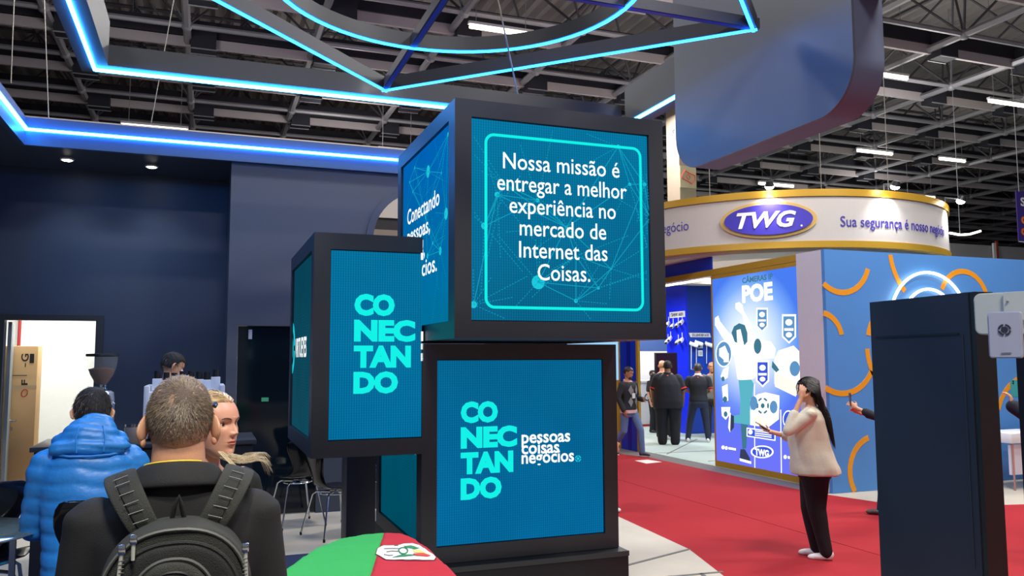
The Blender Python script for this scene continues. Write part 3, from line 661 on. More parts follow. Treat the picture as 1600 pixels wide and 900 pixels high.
bmesh.ops.subdivide_edges(t, edges=[e for e in t.edges if e.calc_length() > .1], cuts=1)
part('sign_lettering', bend(t, a_end, ringhit(1060, 356)[1]-.06), VIO, rs, smooth=False)
ac = ringhit(1200, 344)[0]; zc = ringhit(1200, 344)[1]; wl = (ringhit(1275, 344)[0]-ringhit(1125, 344)[0])*RG/2; hl = .235
def oval(rx, ry, z, n=56, ext=.03):
    b = NB(); c = b.verts.new((0, 0, z+ext)); R = []
    for q in (1., .8, .6, .4, .2): R.append([b.verts.new((rx*q*math.cos(2*PI*i/n), ry*q*math.sin(2*PI*i/n), z+ext)) for i in range(n)])
    for A, B in zip(R, R[1:]):
        for i in range(n): b.faces.new((A[i], A[(i+1) % n], B[(i+1) % n], B[i]))
    for i in range(n): b.faces.new((R[-1][i], R[-1][(i+1) % n], c))
    E = [b.verts.new((rx*math.cos(2*PI*i/n), ry*math.sin(2*PI*i/n), 0)) for i in range(n)]
    for i in range(n): b.faces.new((E[i], E[(i+1) % n], R[0][(i+1) % n], R[0][i]))
    return b
part('logo_oval', bend(oval(wl, hl*1.28, .0), ac, zc), mat('oval_gold', (206, 168, 90), .4), rs); part('logo_field', bend(oval(wl*.9, hl*1.07, .035), ac, zc), mat('oval_violet', (62, 50, 172), .4), rs)
t = text_bm('TWG', 1., .03, shear=.3); xs = [v.co.x for v in t.verts]; ys = [v.co.y for v in t.verts]; x0, x1, y0, y1 = min(xs), max(xs), min(ys), max(ys)
for v in t.verts: v.co.x = ((v.co.x-x0)/(x1-x0)-.5)*wl*1.2-.03; v.co.y = ((v.co.y-y0)/(y1-y0)-.5)*.27; v.co.z = .075
part('logo_lettering', bend(t, ac, zc), mat('logo_white', (235, 235, 235), .5), rs, smooth=False)
b = NB(); b.faces.new([b.verts.new((wl*.66+.016*math.cos(i*PI/5), -.12+.016*math.sin(i*PI/5), .075)) for i in range(10)]); part('logo_dot', bend(b, ac, zc), _m['logo_white'], rs)
for i, (px, py) in enumerate([(1203, 300), (1383, 300), (1484, 331)]):
    a = ringhit(min(px, 1478), 340)[0]; rr = RG+.26; hp = Vector((CG.x+rr*math.cos(a), CG.y+rr*math.sin(a), zg1+.06)); base = Vector((CG.x+RG*math.cos(a), CG.y+RG*math.sin(a), zg1+.0))
    s = thing('sign_floodlight', ['bright floodlight on an arm above the TWG oval', 'bright floodlight on an arm above the violet slogan', 'floodlight on the right end of the ring sign'][i], 'floodlight', base, 'floodlights on the ring sign')
    part('arm', tube(NB(), [base, base+AZ*.12, hp], .012, 6), DARKSTEEL, s); dn = (Vector((CG.x+RG*math.cos(a), CG.y+RG*math.sin(a), zc))-hp).normalized()
    part('lamp_housing', cyl(NB(), hp-dn*.06, hp+dn*.02, .05, .075, 14), BLACK, s); part('lens', ell(NB(), hp+dn*.03, (.072, .072, .055)), LAMPG, s)
    spot(hp+dn*.1, (CG.x+(RG-.02)*math.cos(a), CG.y+(RG-.02)*math.sin(a), zc), 48, (.96, .98, 1), 110, .9, .05)
for px in (1110, 1285, 1390):
    a = ringhit(px, 340)[0]; p = Vector((CG.x+RG*math.cos(a), CG.y+RG*math.sin(a), zg1))
    tag(part('suspension_cable', cyl(NB(), p, p+AZ*(9-zg1), .006, seg=5), _m['cable_steel']), 'cable holding up the round white sign ring, '+{1110: 'left', 1285: 'middle', 1390: 'right'}[px]+' of three', 'cable', 'cables of the ring sign')
# ------------------------------------------------------------------ blue booth: light box, entrance beam, inner walls
lb = thing('light_box', 'tall glowing blue poster light box with a cheering woman and the word POE', 'light box', (7.97, 10.5, 0))
XB = 7.95
part('casing', bx((XB+.02, 9.30, 0), (XB+.22, 11.64, 3.16)), GOLD, lb, smooth=False)
bm = NB(); box(bm, (XB, 11.60, 0), (XB+.02, 11.64, 3.16)); box(bm, (XB, 9.3, 0), (XB+.02, 9.34, 3.16)); box(bm, (XB, 9.34, 0), (XB+.02, 11.6, .10)); box(bm, (XB, 9.34, 3.10), (XB+.02, 11.6, 3.16)); part('frame', bm, GOLD, lb, smooth=False)
def poster():
    m = bpy.data.materials.new('poster'); m.use_nodes = True; nt = m.node_tree; nt.nodes.clear(); N = nt.nodes.new; L = nt.links.new
    g = N('ShaderNodeTexCoord'); sp = N('ShaderNodeSeparateXYZ'); L(g.outputs['Object'], sp.inputs[0])
    def nrm(sock, c, s):
        a = N('ShaderNodeMath'); a.operation = 'SUBTRACT'; a.inputs[1].default_value = c; L(sock, a.inputs[0]); b = N('ShaderNodeMath'); b.operation = 'DIVIDE'; b.inputs[1].default_value = s; L(a.outputs[0], b.inputs[0])
        q = N('ShaderNodeMath'); q.operation = 'MULTIPLY'; L(b.outputs[0], q.inputs[0]); L(b.outputs[0], q.inputs[1]); return q.outputs[0]
    s = N('ShaderNodeMath'); s.operation = 'ADD'; L(nrm(sp.outputs[1], .15, 1.25), s.inputs[0]); L(nrm(sp.outputs[2], 1.95, 1.25), s.inputs[1])
    r = N('ShaderNodeValToRGB'); e = r.color_ramp.elements; e[0].position = .05; e[0].color = lin((236, 245, 252))+(1,); e[1].position = 1.; e[1].color = lin((70, 120, 232))+(1,)
    x = e.new(.3); x.color = lin((190, 214, 246))+(1,); x = e.new(.62); x.color = lin((118, 166, 240))+(1,); L(s.outputs[0], r.inputs[0])
    mr = N('ShaderNodeMapRange'); mr.inputs[1].default_value = 1.7; mr.inputs[2].default_value = .3; L(sp.outputs[2], mr.inputs[0])
    mx = N('ShaderNodeMix'); mx.data_type = 'RGBA'; L(mr.outputs[0], mx.inputs[0]); L(r.outputs[0], mx.inputs[6]); mx.inputs[7].default_value = lin((104, 112, 238))+(1,)
    em = N('ShaderNodeEmission'); em.inputs[1].default_value = 1.05; L(mx.outputs[2], em.inputs[0]); o = N('ShaderNodeOutputMaterial'); L(em.outputs[0], o.inputs[0]); return m
part('poster_face', bx((XB+.004, 9.34, .10), (XB+.02, 11.6, 3.10)), poster(), lb, smooth=False)
PW = glow('poster_white', (255, 255, 255), 1.3); PT = glow('poster_teal', (90, 178, 196), 1.0); PTD = glow('poster_dark', (70, 128, 150), .85); PB = glow('poster_badge', (96, 150, 200), .95); PBLUE = glow('poster_blue', (60, 90, 220), .95); PGREY = glow('poster_shoe', (60, 70, 100), .8); PCREAM = glow('poster_cream', (255, 250, 226), 1.1)
def lp(px, py, l=0): p = at(px, py, X=XB); return Vector((XB+.003-.0012*l, p.y, p.z))
def shape(name, pts, m, l=1, par=lb):
    b = NB(); b.faces.new([b.verts.new(lp(x, y, l)) for x, y in pts]); bmesh.ops.triangulate(b, faces=b.faces[:]); return part(name, b, m, par, smooth=False)
def shapes(name, LL, m, l=1, par=lb):
    b = NB()
    for pts in LL: b.faces.new([b.verts.new(lp(x, y, l)) for x, y in pts])
    bmesh.ops.triangulate(b, faces=b.faces[:]); return part(name, b, m, par, smooth=False)
def el(cx, cy, rx, ry, n=18, a0=0): return [(cx+rx*math.cos(2*PI*i/n+a0), cy+ry*math.sin(2*PI*i/n+a0)) for i in range(n)]
shape('printed_figure', [(1117, 497), (1122, 493), (1125, 502), (1138, 519), (1150, 530), (1158, 534), (1166, 530), (1163, 508), (1160, 492), (1149, 482), (1149, 474), (1155, 472), (1160, 476), (1162, 486), (1172, 504), (1180, 528), (1182, 560), (1180, 590), (1166, 597), (1152, 592), (1148, 560), (1142, 545), (1128, 526), (1117, 508)], PW, 2)
shape('printed_hair', [(1143, 520), (1147, 510), (1155, 505), (1164, 508), (1168, 520), (1168, 534), (1163, 540), (1164, 522), (1158, 514), (1151, 516), (1149, 524), (1152, 536), (1148, 534)], PTD, 4)
shape('printed_face', el(1156, 522, 6, 11), PW, 3)
shape('printed_jeans', [(1154, 594), (1174, 593), (1178, 600), (1174, 632), (1176, 655), (1170, 664), (1158, 662), (1142, 660), (1142, 650), (1156, 648), (1157, 625)], PT, 3)
shape('printed_jeans', [(1157, 655), (1169, 657), (1166, 700), (1160, 702)], PTD, 2)
shapes('printed_shoes', [[(1157, 702), (1164, 702), (1172, 716), (1172, 721), (1156, 716)], [(1142, 648), (1147, 650), (1147, 668), (1142, 674), (1139, 660)]], PGREY, 4)
shapes('printed_soles', [[(1156, 716), (1174, 721), (1174, 725), (1156, 720)], [(1140, 645), (1142, 645), (1141, 676), (1138, 668)]], PW, 5)
def badge(name, cx, cy, w, h, l=4, m=PB):
    o_ = [(cx-w, cy-h), (cx+w, cy-h), (cx+w, cy+h*.55), (cx, cy+h), (cx-w, cy+h*.55)]; i_ = [(cx+(x-cx)*.8, cy+(y-cy)*.86) for x, y in o_]
    shape('badge_border', o_, PW, l); shape('badge', i_, m, l+1); shape('badge_mark', el(cx, cy-h*.45, w*.5, h*.22), PW, l+2)
    shapes('badge_mark', [[(cx-w*.65, cy-h*.05), (cx+w*.65, cy-h*.05), (cx+w*.65, cy+h*.12), (cx-w*.65, cy+h*.12)], el(cx, cy+h*.4, w*.45, h*.18, 12)], PW, l+2)
badge('b', 1191, 500, 9, 19); badge('b', 1233, 514, 11, 23); badge('b', 1192, 584, 10, 21, 6, PBLUE)
def stroke_text(s, x0, x1, yb, yt, m, name, l=4, bold=.03):
    a = lp(x0, yb, l); b_ = lp(x1, yb, l); c_ = lp(x0, yt, l)
    return part(name, fit_text(s, a.y-b_.y, c_.z-a.z, a, -AY, AZ, bold), m, lb, smooth=False)
stroke_text('POE', 1160, 1208, 474, 446, PW, 'poster_title', bold=.05); stroke_text('CÂMERAS IP', 1160, 1208, 443, 432, PTD, 'poster_title', bold=.03)
# product boxes and cameras on the print
shape('printed_product', [(1184, 530), (1205, 534), (1212, 545), (1210, 560), (1184, 560), (1176, 545)], PW, 3); shape('printed_lens', el(1184, 541, 6, 12), PTD, 5)
shape('printed_product', [(1210, 562), (1216, 548), (1228, 545), (1240, 540), (1248, 548), (1257, 552), (1257, 592), (1244, 618), (1210, 600)], PW, 3); shape('printed_lens', el(1242, 576, 8, 12), PB, 5); shape('printed_lens', [(1207, 564), (1214, 572), (1218, 578), (1213, 582), (1206, 574)], PTD, 5)
shape('printed_box', [(1211, 583), (1244, 595), (1244, 620), (1211, 604)], PCREAM, 5)
shape('printed_product', [(1172, 624), (1184, 616), (1196, 613), (1218, 618), (1217, 655), (1200, 668), (1172, 664)], PW, 3); shape('printed_lens', el(1178, 630, 6, 11), PB, 5); shape('printed_lens', el(1209, 636, 6, 10), PB, 5)
for k in range(6):
    a0 = k*PI/3; c_ = (1192, 634); pts = [(c_[0]+9*math.cos(a0+t)*1.1, c_[1]+13*math.sin(a0+t)) for t in (-.33, 0, .33)]+[(c_[0]+6.5*math.cos(a0+t)*1.1, c_[1]+10*math.sin(a0+t)) for t in (.33, 0, -.33)]
    shape('printed_camera', pts, PTD, 5)
shape('printed_camera', el(1192, 634, 3, 4), PTD, 5); shape('printed_box', [(1178, 648), (1200, 656), (1200, 668), (1178, 662)], PCREAM, 5)
shape('badge_border', el(1131, 553, 13, 21, 24), PW, 3); shape('badge', el(1131, 553, 11.5, 19, 24), PB, 4); shapes('badge_mark', [[(1124, 545), (1133, 540), (1138, 552), (1131, 562), (1124, 556)], [(1131, 552), (1139, 552), (1139, 566), (1131, 566)]], PW, 5)
shapes('printed_product', [[(1130, 577), (1139, 572), (1137, 590), (1130, 594), (1126, 588)], [(1128, 604), (1137, 600), (1138, 626), (1130, 628)], [(1127, 636), (1141, 636), (1140, 648), (1134, 656), (1128, 650)]], PW, 3)
shapes('printed_lens', [el(1130, 592, 2.5, 4, 10), el(1133, 624, 3.5, 5, 10), el(1134, 647, 3, 4.5, 10)], PTD, 5)
shape('info_border', [(1167, 668), (1212, 674), (1212, 689), (1167, 682)], PW, 6); shape('info_panel', [(1168.5, 670), (1210.5, 675.5), (1210.5, 687), (1168.5, 680.5)], PBLUE, 7); shapes('info_lines', [el(1173, 675, 3.5, 4, 10)]+[[(1180, y), (1206, y+3.4), (1206, y+5), (1180, y+1.6)] for y in (672.5, 675.8, 679)], PW, 8)
def ovl(cx, cy, rx, ry):
    shape('logo_oval', el(cx, cy, rx, ry, 26), PW, 4); shape('logo_field', el(cx, cy, rx*.86, ry*.8, 26), PBLUE, 5)
ovl(1191, 706, 18, 10); stroke_text('TWG', 1180, 1202, 711, 700, PW, 'logo_lettering', 7, .05); shape('logo_oval', el(1232, 655, 9, 14, 20), PW, 3); shape('logo_field', el(1232, 655, 7.5, 12, 20), PBLUE, 4)
shapes('small_print', [el(1130, 699, 2.6, 3.2, 10), el(1135, 700, 2.2, 3, 10), [(1138, 698.5), (1150, 700.5), (1150, 704), (1138, 702)], el(1227, 714, 2.6, 3.4, 10), [(1231, 712.5), (1240, 714), (1240, 718), (1231, 716.5)]], PW, 4)
shapes('panel_seam', [[(1178, 600), (1179.2, 600), (1180, 736), (1178.6, 736)], [(1219, 640), (1220.4, 640), (1221.5, 744), (1220, 744)]], PW, 1)
# white end panel and blue wall with orange arcs
struct('wall_booth_end', bx((7.77, 8.79, 0), (7.97, 9.29, 3.24)), mat('white_panel', (208, 204, 214), .5))
bw = struct('wall_blue', bx((7.771, 8.73, 0), (16, 8.79, 3.24)), mat('denim_blue_wall', (78, 138, 206), .5, noise=.04, nscale=1)); bw['kind'] = 'structure'
ORG = mat('orange_stripe', (226, 150, 26), .5)
def arc_on_wall(pts3, a_pad=0, w=.075):
    """orange band through three photo points of its centre line"""
    P = [at(x, y, Y=8.728) for x, y in pts3]; (x1, z1), (x2, z2), (x3, z3) = [(p.x, p.z) for p in P]
    A = x1*(z2-z3)-z1*(x2-x3)+x2*z3-x3*z2; B = (x1*x1+z1*z1)*(z3-z2)+(x2*x2+z2*z2)*(z1-z3)+(x3*x3+z3*z3)*(z2-z1); Cc = (x1*x1+z1*z1)*(x2-x3)+(x2*x2+z2*z2)*(x3-x1)+(x3*x3+z3*z3)*(x1-x2)
    cx_, cz_ = -B/(2*A), -Cc/(2*A); r = math.hypot(x1-cx_, z1-cz_); a = [math.atan2(z-cz_, x-cx_) for x, z in ((x1, z1), (x2, z2), (x3, z3))]
    for i in (1, 2):
        while a[i]-a[i-1] > PI: a[i] -= 2*PI
        while a[i]-a[i-1] < -PI: a[i] += 2*PI
    bm = NB(); band(bm, (cx_, 8.726, cz_), r-w/2, r+w/2, a[0], a[2], 24, AX, AZ, (0, 1, 0), .006)
    part('orange_arc', bm, ORG, bw, smooth=False)
for q in [[(1287, 443), (1320, 457), (1356, 420)], [(1391, 398), (1396, 420), (1414, 455)], [(1472, 452), (1502, 424), (1543, 468)], [(1287, 489), (1304, 500), (1315, 523)], [(1290, 606), (1325, 614), (1362, 580)], [(1336, 768), (1330, 720), (1357, 684)], [(1357, 524), (1362, 505), (1375, 490)], [(1560, 640), (1572, 610), (1595, 590)], [(1355, 545), (1375, 600), (1420, 625)]]: arc_on_wall(q)
la = thing('neon_arcs', 'three glowing white light rings one inside another on the blue wall', 'neon light', (9.6, 8.7, 1.5)); NEON = glow('neon_white', (255, 250, 240), 3.5)
pc = at(1452, 506, Y=8.7)
for px_, py_ in ((1452, 426), (1452, 452), (1452, 470)): r_ = at(px_, py_, Y=8.7).z-pc.z; part('light_ring', tube(NB(), arc_pts(pc-AY*.02, r_, 0, 2*PI*.995, 48, AX, AZ), .02, 6), NEON, la)
# entrance beam over the opening
eb = thing('entrance_beam', 'gold edged blue beam over the open side of the blue booth', 'beam', (7.96, 12.5, 3.2)); part('gold_edge', bx((7.95, 9.3, 3.17), (8.02, 13.8, 3.27)), GOLD, eb); part('blue_panel', bx((8.0, 11.7, 3.27), (8.04, 13.8, 3.55)), BLUE, eb)
part('lamp_strip', bx((8.3, 12.3, 3.18), (8.42, 13.9, 3.2)), glow('shop_lamp', (255, 240, 225), 4.), eb)
struct('wall_booth_inner', bx((9.2, 14.2, 3.3), (13.4, 14.3, 4.0)), mat('beige_upper', (186, 176, 168), .6))
struct('wall_booth_blue', bx((8.1, 14.12, 3.45), (9.25, 14.2, 3.95)), BLUE)
col = struct('wall_booth_column', bx((7.80, 13.98, 0), (7.85, 14.62, 3.4)), BLUE); part('gold_corner', bx((7.80, 13.9, 0), (7.85, 13.98, 3.4)), GOLD, col); part('column_groove', bx((7.795, 14.2, 0), (7.80, 14.34, 3.4)), mat('deep_blue', (10, 24, 150), .4), col)
lb2 = thing('light_box', 'glowing pale blue light box behind the walking man, mostly hidden by the black cube', 'light box', (7.9, 16.0, 0)); part('casing', bx((7.80, 14.65, 0), (7.94, 17.2, 3.2)), GOLD, lb2); part('poster_face', bx((7.785, 14.7, 1.35), (7.80, 17.15, 3.1)), glow('poster_pale', (150, 200, 240), 1.1), lb2); part('lower_board', bx((7.785, 14.7, .1), (7.80, 17.15, 1.35)), mat('yellow_board', (196, 160, 60), .5), lb2)
# shop interior
BW2 = mat('shop_blue_bright', (10, 40, 240), .4); BW3 = mat('shop_blue', (14, 62, 176), .4)
struct('wall_shop_blue', bx((10.74, 16.7, 0), (12.6, 17.0, 3.6)), BW3); struct('wall_shop_bright', bx((10.70, 16.7, 0), (10.74, 17.6, 3.6)), BW2)
struct('wall_shop_white', bx((9.6, 20.2, 0), (14.6, 20.3, 1.98)), WHITE); struct('wall_shop_grey', bx((9.6, 20.2, 1.98), (14.6, 20.3, 3.6)), mat('shop_grey_blue', (58, 84, 140), .5))
struct('ceiling_shop', bx((8.1, 14.8, 3.6), (14, 20.3, 3.65)), WHITE)
tv = thing('monitor', 'dark flat monitor on a stand behind the men in black', 'monitor', (10.0, 16.5, 0)); a = at(1025, 600, Y=16.5); b_ = at(1058, 551, Y=16.5)
part('bezel', bx((a.x, 16.5, a.z), (b_.x, 16.56, b_.z), .004), BLACK, tv); part('screen', bx((a.x+.02, 16.49, a.z+.02), (b_.x-.02, 16.5, b_.z-.02)), mat('dark_screen', (42, 18, 34), .15), tv); part('stand', bx(((a.x+b_.x)/2-.05, 16.52, 0), ((a.x+b_.x)/2+.05, 16.56, a.z)), BLACK, tv)
ct = thing('reception_counter', 'white shop counter with grey letters GO at the back of the booth', 'counter', (10.9, 19.2, 0)); part('front_panel', bx((10.3, 19.0, .05), (12.2, 19.1, 1.15)), WHITE, ct); part('counter_top', bx((10.25, 18.95, 1.15), (12.25, 19.6, 1.2)), WHITE, ct); part('base_strip', bx((10.3, 18.99, 0), (12.2, 19.1, .06)), mat('strip_red', (180, 40, 40), .6), ct)
a = at(1007, 627, Y=18.99); part('lettering', fit_text('GO', at(1023, 627, Y=18.99).x-a.x, .2, a, AX, AZ, .02), mat('letter_grey', (60, 70, 100), .6), ct, smooth=False)
WPL = mat('product_white', (232, 234, 240), .4)
def shelf_sign(px0, px1, py0, py1, s, pl, label, n, off=(0, 0, 0)):
    a = at(px0, py1, **pl); b_ = at(px1, py0, **pl); r = thing('shelf_sign', label, 'sign', a)
    if 'Y' in pl:
        part('plate', prism(NB(), [a, Vector((b_.x-.03, a.y, a.z)), b_, Vector((a.x+.04, a.y, b_.z))], (0, 1, 0), .02), WPL, r); w = b_.x-a.x; part('lettering', fit_text(s, w*.76, (b_.z-a.z)*.6, a+Vector((w*.13, -.004, (b_.z-a.z)*.2)), AX, AZ, .03), mat('sign_dark', (30, 40, 90), .6), r, smooth=False)
    else:
        part('plate', prism(NB(), [a, Vector((a.x, b_.y, a.z)), b_, Vector((a.x, a.y, b_.z))], (1, 0, 0), .02), WPL, r); w = a.y-b_.y; part('lettering', fit_text(s, w*.8, (b_.z-a.z)*.6, a+Vector((-.004, -w*.1, (b_.z-a.z)*.2)), -AY, AZ, .03), mat('sign_dark', (30, 40, 90), .6), r, smooth=False)
shelf_sign(1077, 1111, 527, 520, 'EXTENDER POE', dict(Y=16.68), 'white shelf sign reading EXTENDER POE on the blue wall', 0)
shelf_sign(1046, 1070, 495, 488, 'LINHA WIFI', dict(X=10.69), 'white shelf sign high on the bright blue wall left of the cameras on cords', 0)
def wall_camera(p, dx, label, cord=None, kind=0, g='white cameras shown on the blue shop wall'):
    r = thing('security_camera', label, 'camera', p, g); d = Vector(dx).normalized()
    part('housing', caps(NB(), p, p+d*.13, .045, .05), WPL, r); part('lens', ell(NB(), p+d*.19, (.03, .03, .03)), BLACK, r); part('bracket', tube(NB(), [p, p+AZ*.05-d*.02], .014, 6), WPL, r)
    if kind: part('antenna', tube(NB(), [p+AZ*.03, p+AZ*.16], .009, 5), WPL, r)
    if cord: part('cord', tube(NB(), [p, p-AZ*.1]+[Vector(c) for c in cord], .009, 5), WPL, r)
for i, (x, y, lab_) in enumerate([(1080, 537, 'first white camera with a cord under the EXTENDER POE sign'), (1088, 535, 'second white camera with a cord under the EXTENDER POE sign'), (1104, 537, 'third white camera with a cord, nearest the light box')]):
    p = at(x, y, Y=16.62); yb = [577, 576, 568][i]; wall_camera(p, (.6, -.5, -.3), lab_, [at(x, yb, Y=16.64)]+([at(1088, 578, Y=16.64)] if i == 0 else []))
for i, (x, y) in enumerate([(1045, 505), (1052, 508), (1060, 506), (1066, 502), (1044, 532), (1048, 528), (1060, 533), (1066, 530)]):
    wall_camera(at(x, y, X=10.64), (-.6, -.5, -.3), 'small white camera with upright antenna on the bright blue wall, '+('upper' if i < 4 else 'lower')+' row, '+['first', 'second', 'third', 'fourth'][i % 4]+' from left', None, 1, 'antenna cameras on the bright blue wall')
for x, y, h in [(1095, 541, 6), (1095, 552, 9)]:
    a = at(x-3, y+h/2, Y=16.66); b_ = at(x+3, y-h/2, Y=16.66); r = thing('wall_adapter', 'small white adapter box between the cords, '+('upper' if h == 6 else 'lower')+' one', 'box', a); part('case', bx((a.x, 16.66, a.z), (b_.x, 16.70, b_.z), .004), WPL, r); part('label_plate', bx((a.x+.015, 16.655, a.z+.02), (b_.x-.015, 16.66, b_.z-.02)), mat('pale_grey', (170, 176, 186), .5), r)
# white sheet on the floor
a, b_, c_, d_ = [at(*q, z=.0) for q in [(992, 720), (1012, 718.5), (1034, 722), (1010, 724.5)]]
tag(part('paper_sheet', prism(NB(), [a, b_, c_, d_], (0, 0, 1), .004), mat('paper', (236, 232, 226), .7)), 'white sheets lying on the red carpet near the walking man', 'paper')
# far right banner, partition wall and far lamps
bn = thing('hanging_banner', 'narrow violet banner cut off by the right picture edge', 'banner', at(1598, 340, Y=14)); a = at(1592, 378, Y=14); b_ = at(1640, 303, Y=14)
part('fabric', bx((a.x, 14, a.z), (b_.x, 14.02, b_.z)), mat('banner_violet', (60, 40, 130), .6), bn); part('lower_field', bx((a.x, 13.995, a.z), (b_.x, 14, a.z+.02)), mat('banner_white', (220, 214, 206), .6), bn)
for k, (c, y_) in enumerate([((240, 130, 40), 344), ((230, 110, 40), 362)]): p = at(1600, y_, Y=13.99); part('print', band(NB(), p, .03, .09, 0, 6.2, 16, AX, AZ, (0, 1, 0), .004), mat('banner_orange%d' % k, c, .6), bn)
part('lettering', fit_text('S', .16, .22, at(1595, 322, Y=13.99), AX, AZ, .03), mat('banner_letter', (240, 240, 240), .6), bn, smooth=False); cyv = at(1592, 300, Y=14); part('cable', cyl(NB(), cyv, (cyv.x, cyv.y, 9), .008, seg=5), STEEL, bn)
a = at(1487, 430, Y=24); b_ = at(1600, 387, Y=24); pw = struct('wall_partition', bx((a.x, 24, 0), (a.x+9, 24.2, b_.z)), mat('partition_white', (170, 168, 172), .7))
p = at(1557, 384, Y=23.9); bb = thing('red_pole', 'red and white upright pole above the far white wall at the right', 'pole', (p.x, 23.9, 0)); part('red_core', bx((p.x-.05, 23.86, 0), (p.x+.05, 23.94, at(1557, 377, Y=23.9).z)), mat('pole_red', (170, 60, 50), .6), bb); part('white_side', bx((p.x-.18, 23.88, 0), (p.x-.05, 23.96, at(1557, 380, Y=23.9).z)), WHITE, bb)
for (pa, pb, l) in [((1484, 364), (1530, 366), 'curved glowing tube right of the ring sign')]:
    P = [at(1484, 364, Y=16), at(1500, 367, Y=16), at(1515, 366, Y=16), at(1532, 361, Y=16)]; lt = tag(part('tube_lamp', tube(NB(), P, .03, 6), TUBEG), l, 'lamp'); part('wire', cyl(NB(), P[1], (P[1].x, P[1].y, 11.3), .008, seg=5), STEEL, lt)
# booth seen through the round window
rb = thing('far_booth', 'pale booth front seen through the round window in the grey wall', 'booth', (3.4, 13.4, 0)); part('white_fascia', bx((2.0, 13.4, 4.15), (4.3, 13.5, 4.7)), mat('rb_white', (196, 190, 186), .6), rb); part('dark_wall', bx((2.0, 13.45, 0), (4.3, 13.5, 4.15)), mat('rb_dark', (28, 30, 36), .6), rb); part('light_line', bx((2.0, 13.39, 4.68), (4.3, 13.4, 4.74)), LEDW, rb); part('grey_band', bx((2.0, 13.43, 3.85), (4.3, 13.45, 3.95)), mat('rb_grey', (130, 120, 112), .6), rb)
# ------------------------------------------------------------------ kiosk and device stand, right
def lat(px, D, z=0): v = Vector((RX.x, RX.y, 0)).normalized()*((px-800)/FPX*D)+Vector((FW.x, FW.y, 0)).normalized()*D; return Vector((v.x, v.y, z))
kd = mat('kiosk_front', (36, 40, 54), .5, noise=.12, nscale=3); ks = mat('kiosk_side', (34, 33, 32), .4, noise=.1, nscale=5)
ztk = at(1362, 478, X=lat(1362, 4.05).x).z
A_ = lat(1361, 4.07); B_ = lat(1524, 3.42); nrm_ = Vector((B_.y-A_.y, -(B_.x-A_.x), 0)).normalized(); 
if nrm_.dot(A_) > 0: nrm_ = -nrm_
C_ = B_-nrm_*.095; D_ = A_-nrm_*.095; dirk = (B_-A_).normalized(); wk = (B_-A_).length
kk = thing('totem', 'tall black display totem standing on the red carpet at the right', 'totem', (A_+C_)/2)
zk = 2.055
part('body', prism(NB(), [A_, B_, C_, D_], (0, 0, 1), zk), ks, kk, smooth=False)
e = nrm_*.004; part('front_panel', prism(NB(), [A_+e, B_-dirk*.03+e, B_-dirk*.03, A_], (0, 0, 1), zk), kd, kk, smooth=False)
bm = NB(); G = A_+e*1.3+dirk*.045; G2 = B_+e*1.3-dirk*.09
prism(bm, [G+AZ*1.875, G2+AZ*1.875, G2+AZ*1.885, G+AZ*1.885], nrm_, .002); part('groove', bm, BLACK, kk, smooth=False)
bm = NB(); G3 = G2+dirk*.02; prism(bm, [G3+AZ*.9, G3+AZ*1.88, G3+dirk*.003+AZ*1.88, G3+dirk*.003+AZ*.9], nrm_, .002); part('crease', bm, mat('crease_grey', (54, 58, 64), .5), kk, smooth=False)
# white devices on a black pole
Dd = 2.05; pp = lat(1606, Dd+.06)
ds = thing('device_stand', 'black pole stand at the right edge that carries the white devices', 'stand', (pp.x, pp.y, 0)); part('pole', bx((pp.x-.022, pp.y-.022, .02), (pp.x+.022, pp.y+.022, 1.86)), BLACK, ds); part('base_plate', bx((pp.x-.2, pp.y-.2, 0), (pp.x+.2, pp.y+.2, .02), .004), BLACK, ds)
IV = mat('ivory_plastic', (222, 228, 218), .35); LV = mat('lilac_plastic', (206, 208, 226), .35)
def rslab(cpx, cpy, wpx, hpx, D, thick, rad, yawoff=0., n=8, lean=0.):
    """rounded upright slab facing the aisle"""
    d = FW+RX*((cpx-800)/FPX)+UP*((450-cpy)/FPX); c = Vector(EYE)+d*D; f = Vector((d.x, d.y, 0)).normalized(); f = Matrix.Rotation(yawoff, 3, 'Z') @ f; r = f.cross(AZ).normalized(); w = wpx*D/FPX; h = hpx*D/FPX; up_ = AZ
    P = []
    for sx, sz, a in [(1, 1, 0), (-1, 1, PI/2), (-1, -1, PI), (1, -1, 1.5*PI)]:
        for i in range(n+1): t = a+PI/2*i/n; P.append(c+r*(sx*(w/2-rad)+rad*math.cos(t))+up_*(sz*(h/2-rad)+rad*math.sin(t)))
    bm = NB(); prism(bm, P, f, thick); bmesh.ops.bevel(bm, geom=[e for e in bm.edges if len(e.link_faces) == 2 and e.calc_face_angle(0) > 1.2], offset=.003, segments=2, affect='EDGES'); return bm, c, f, r, w, h
wd = thing('wireless_device', 'large ivory rounded device at the top right edge, behind the lilac one', 'device', lat(1570, Dd+.03, 1.9)); bm, c, f, r_, w_, h_ = rslab(1577, 489, 100, 66, Dd+.05, .035, .018, -.25); part('shell', bm, IV, wd)
for s_ in (1,): part('rib', prism(NB(), [c-f*.002+r_*x+AZ*z for x, z in ((-.01, .053), (.07, .053), (.07, -.02), (-.01, -.02))], -f, .006), IV, wd); part('screw', ell(NB(), c-f*.01+r_*.0+AZ*.03, (.003,)*3), STEEL, wd)
w2 = thing('badge_reader', 'small lilac white box with a round eye logo at the right edge', 'device', lat(1570, Dd-.02, 1.8)); bm, c, f, r_, w_, h_ = rslab(1570, 523, 46, 73, Dd-.06, .03, .008, -.12); part('shell', bm, LV, w2)
DK = mat('logo_dark_grey', (62, 66, 78), .5); lc = c+AZ*.012-f*.001+r_*.0
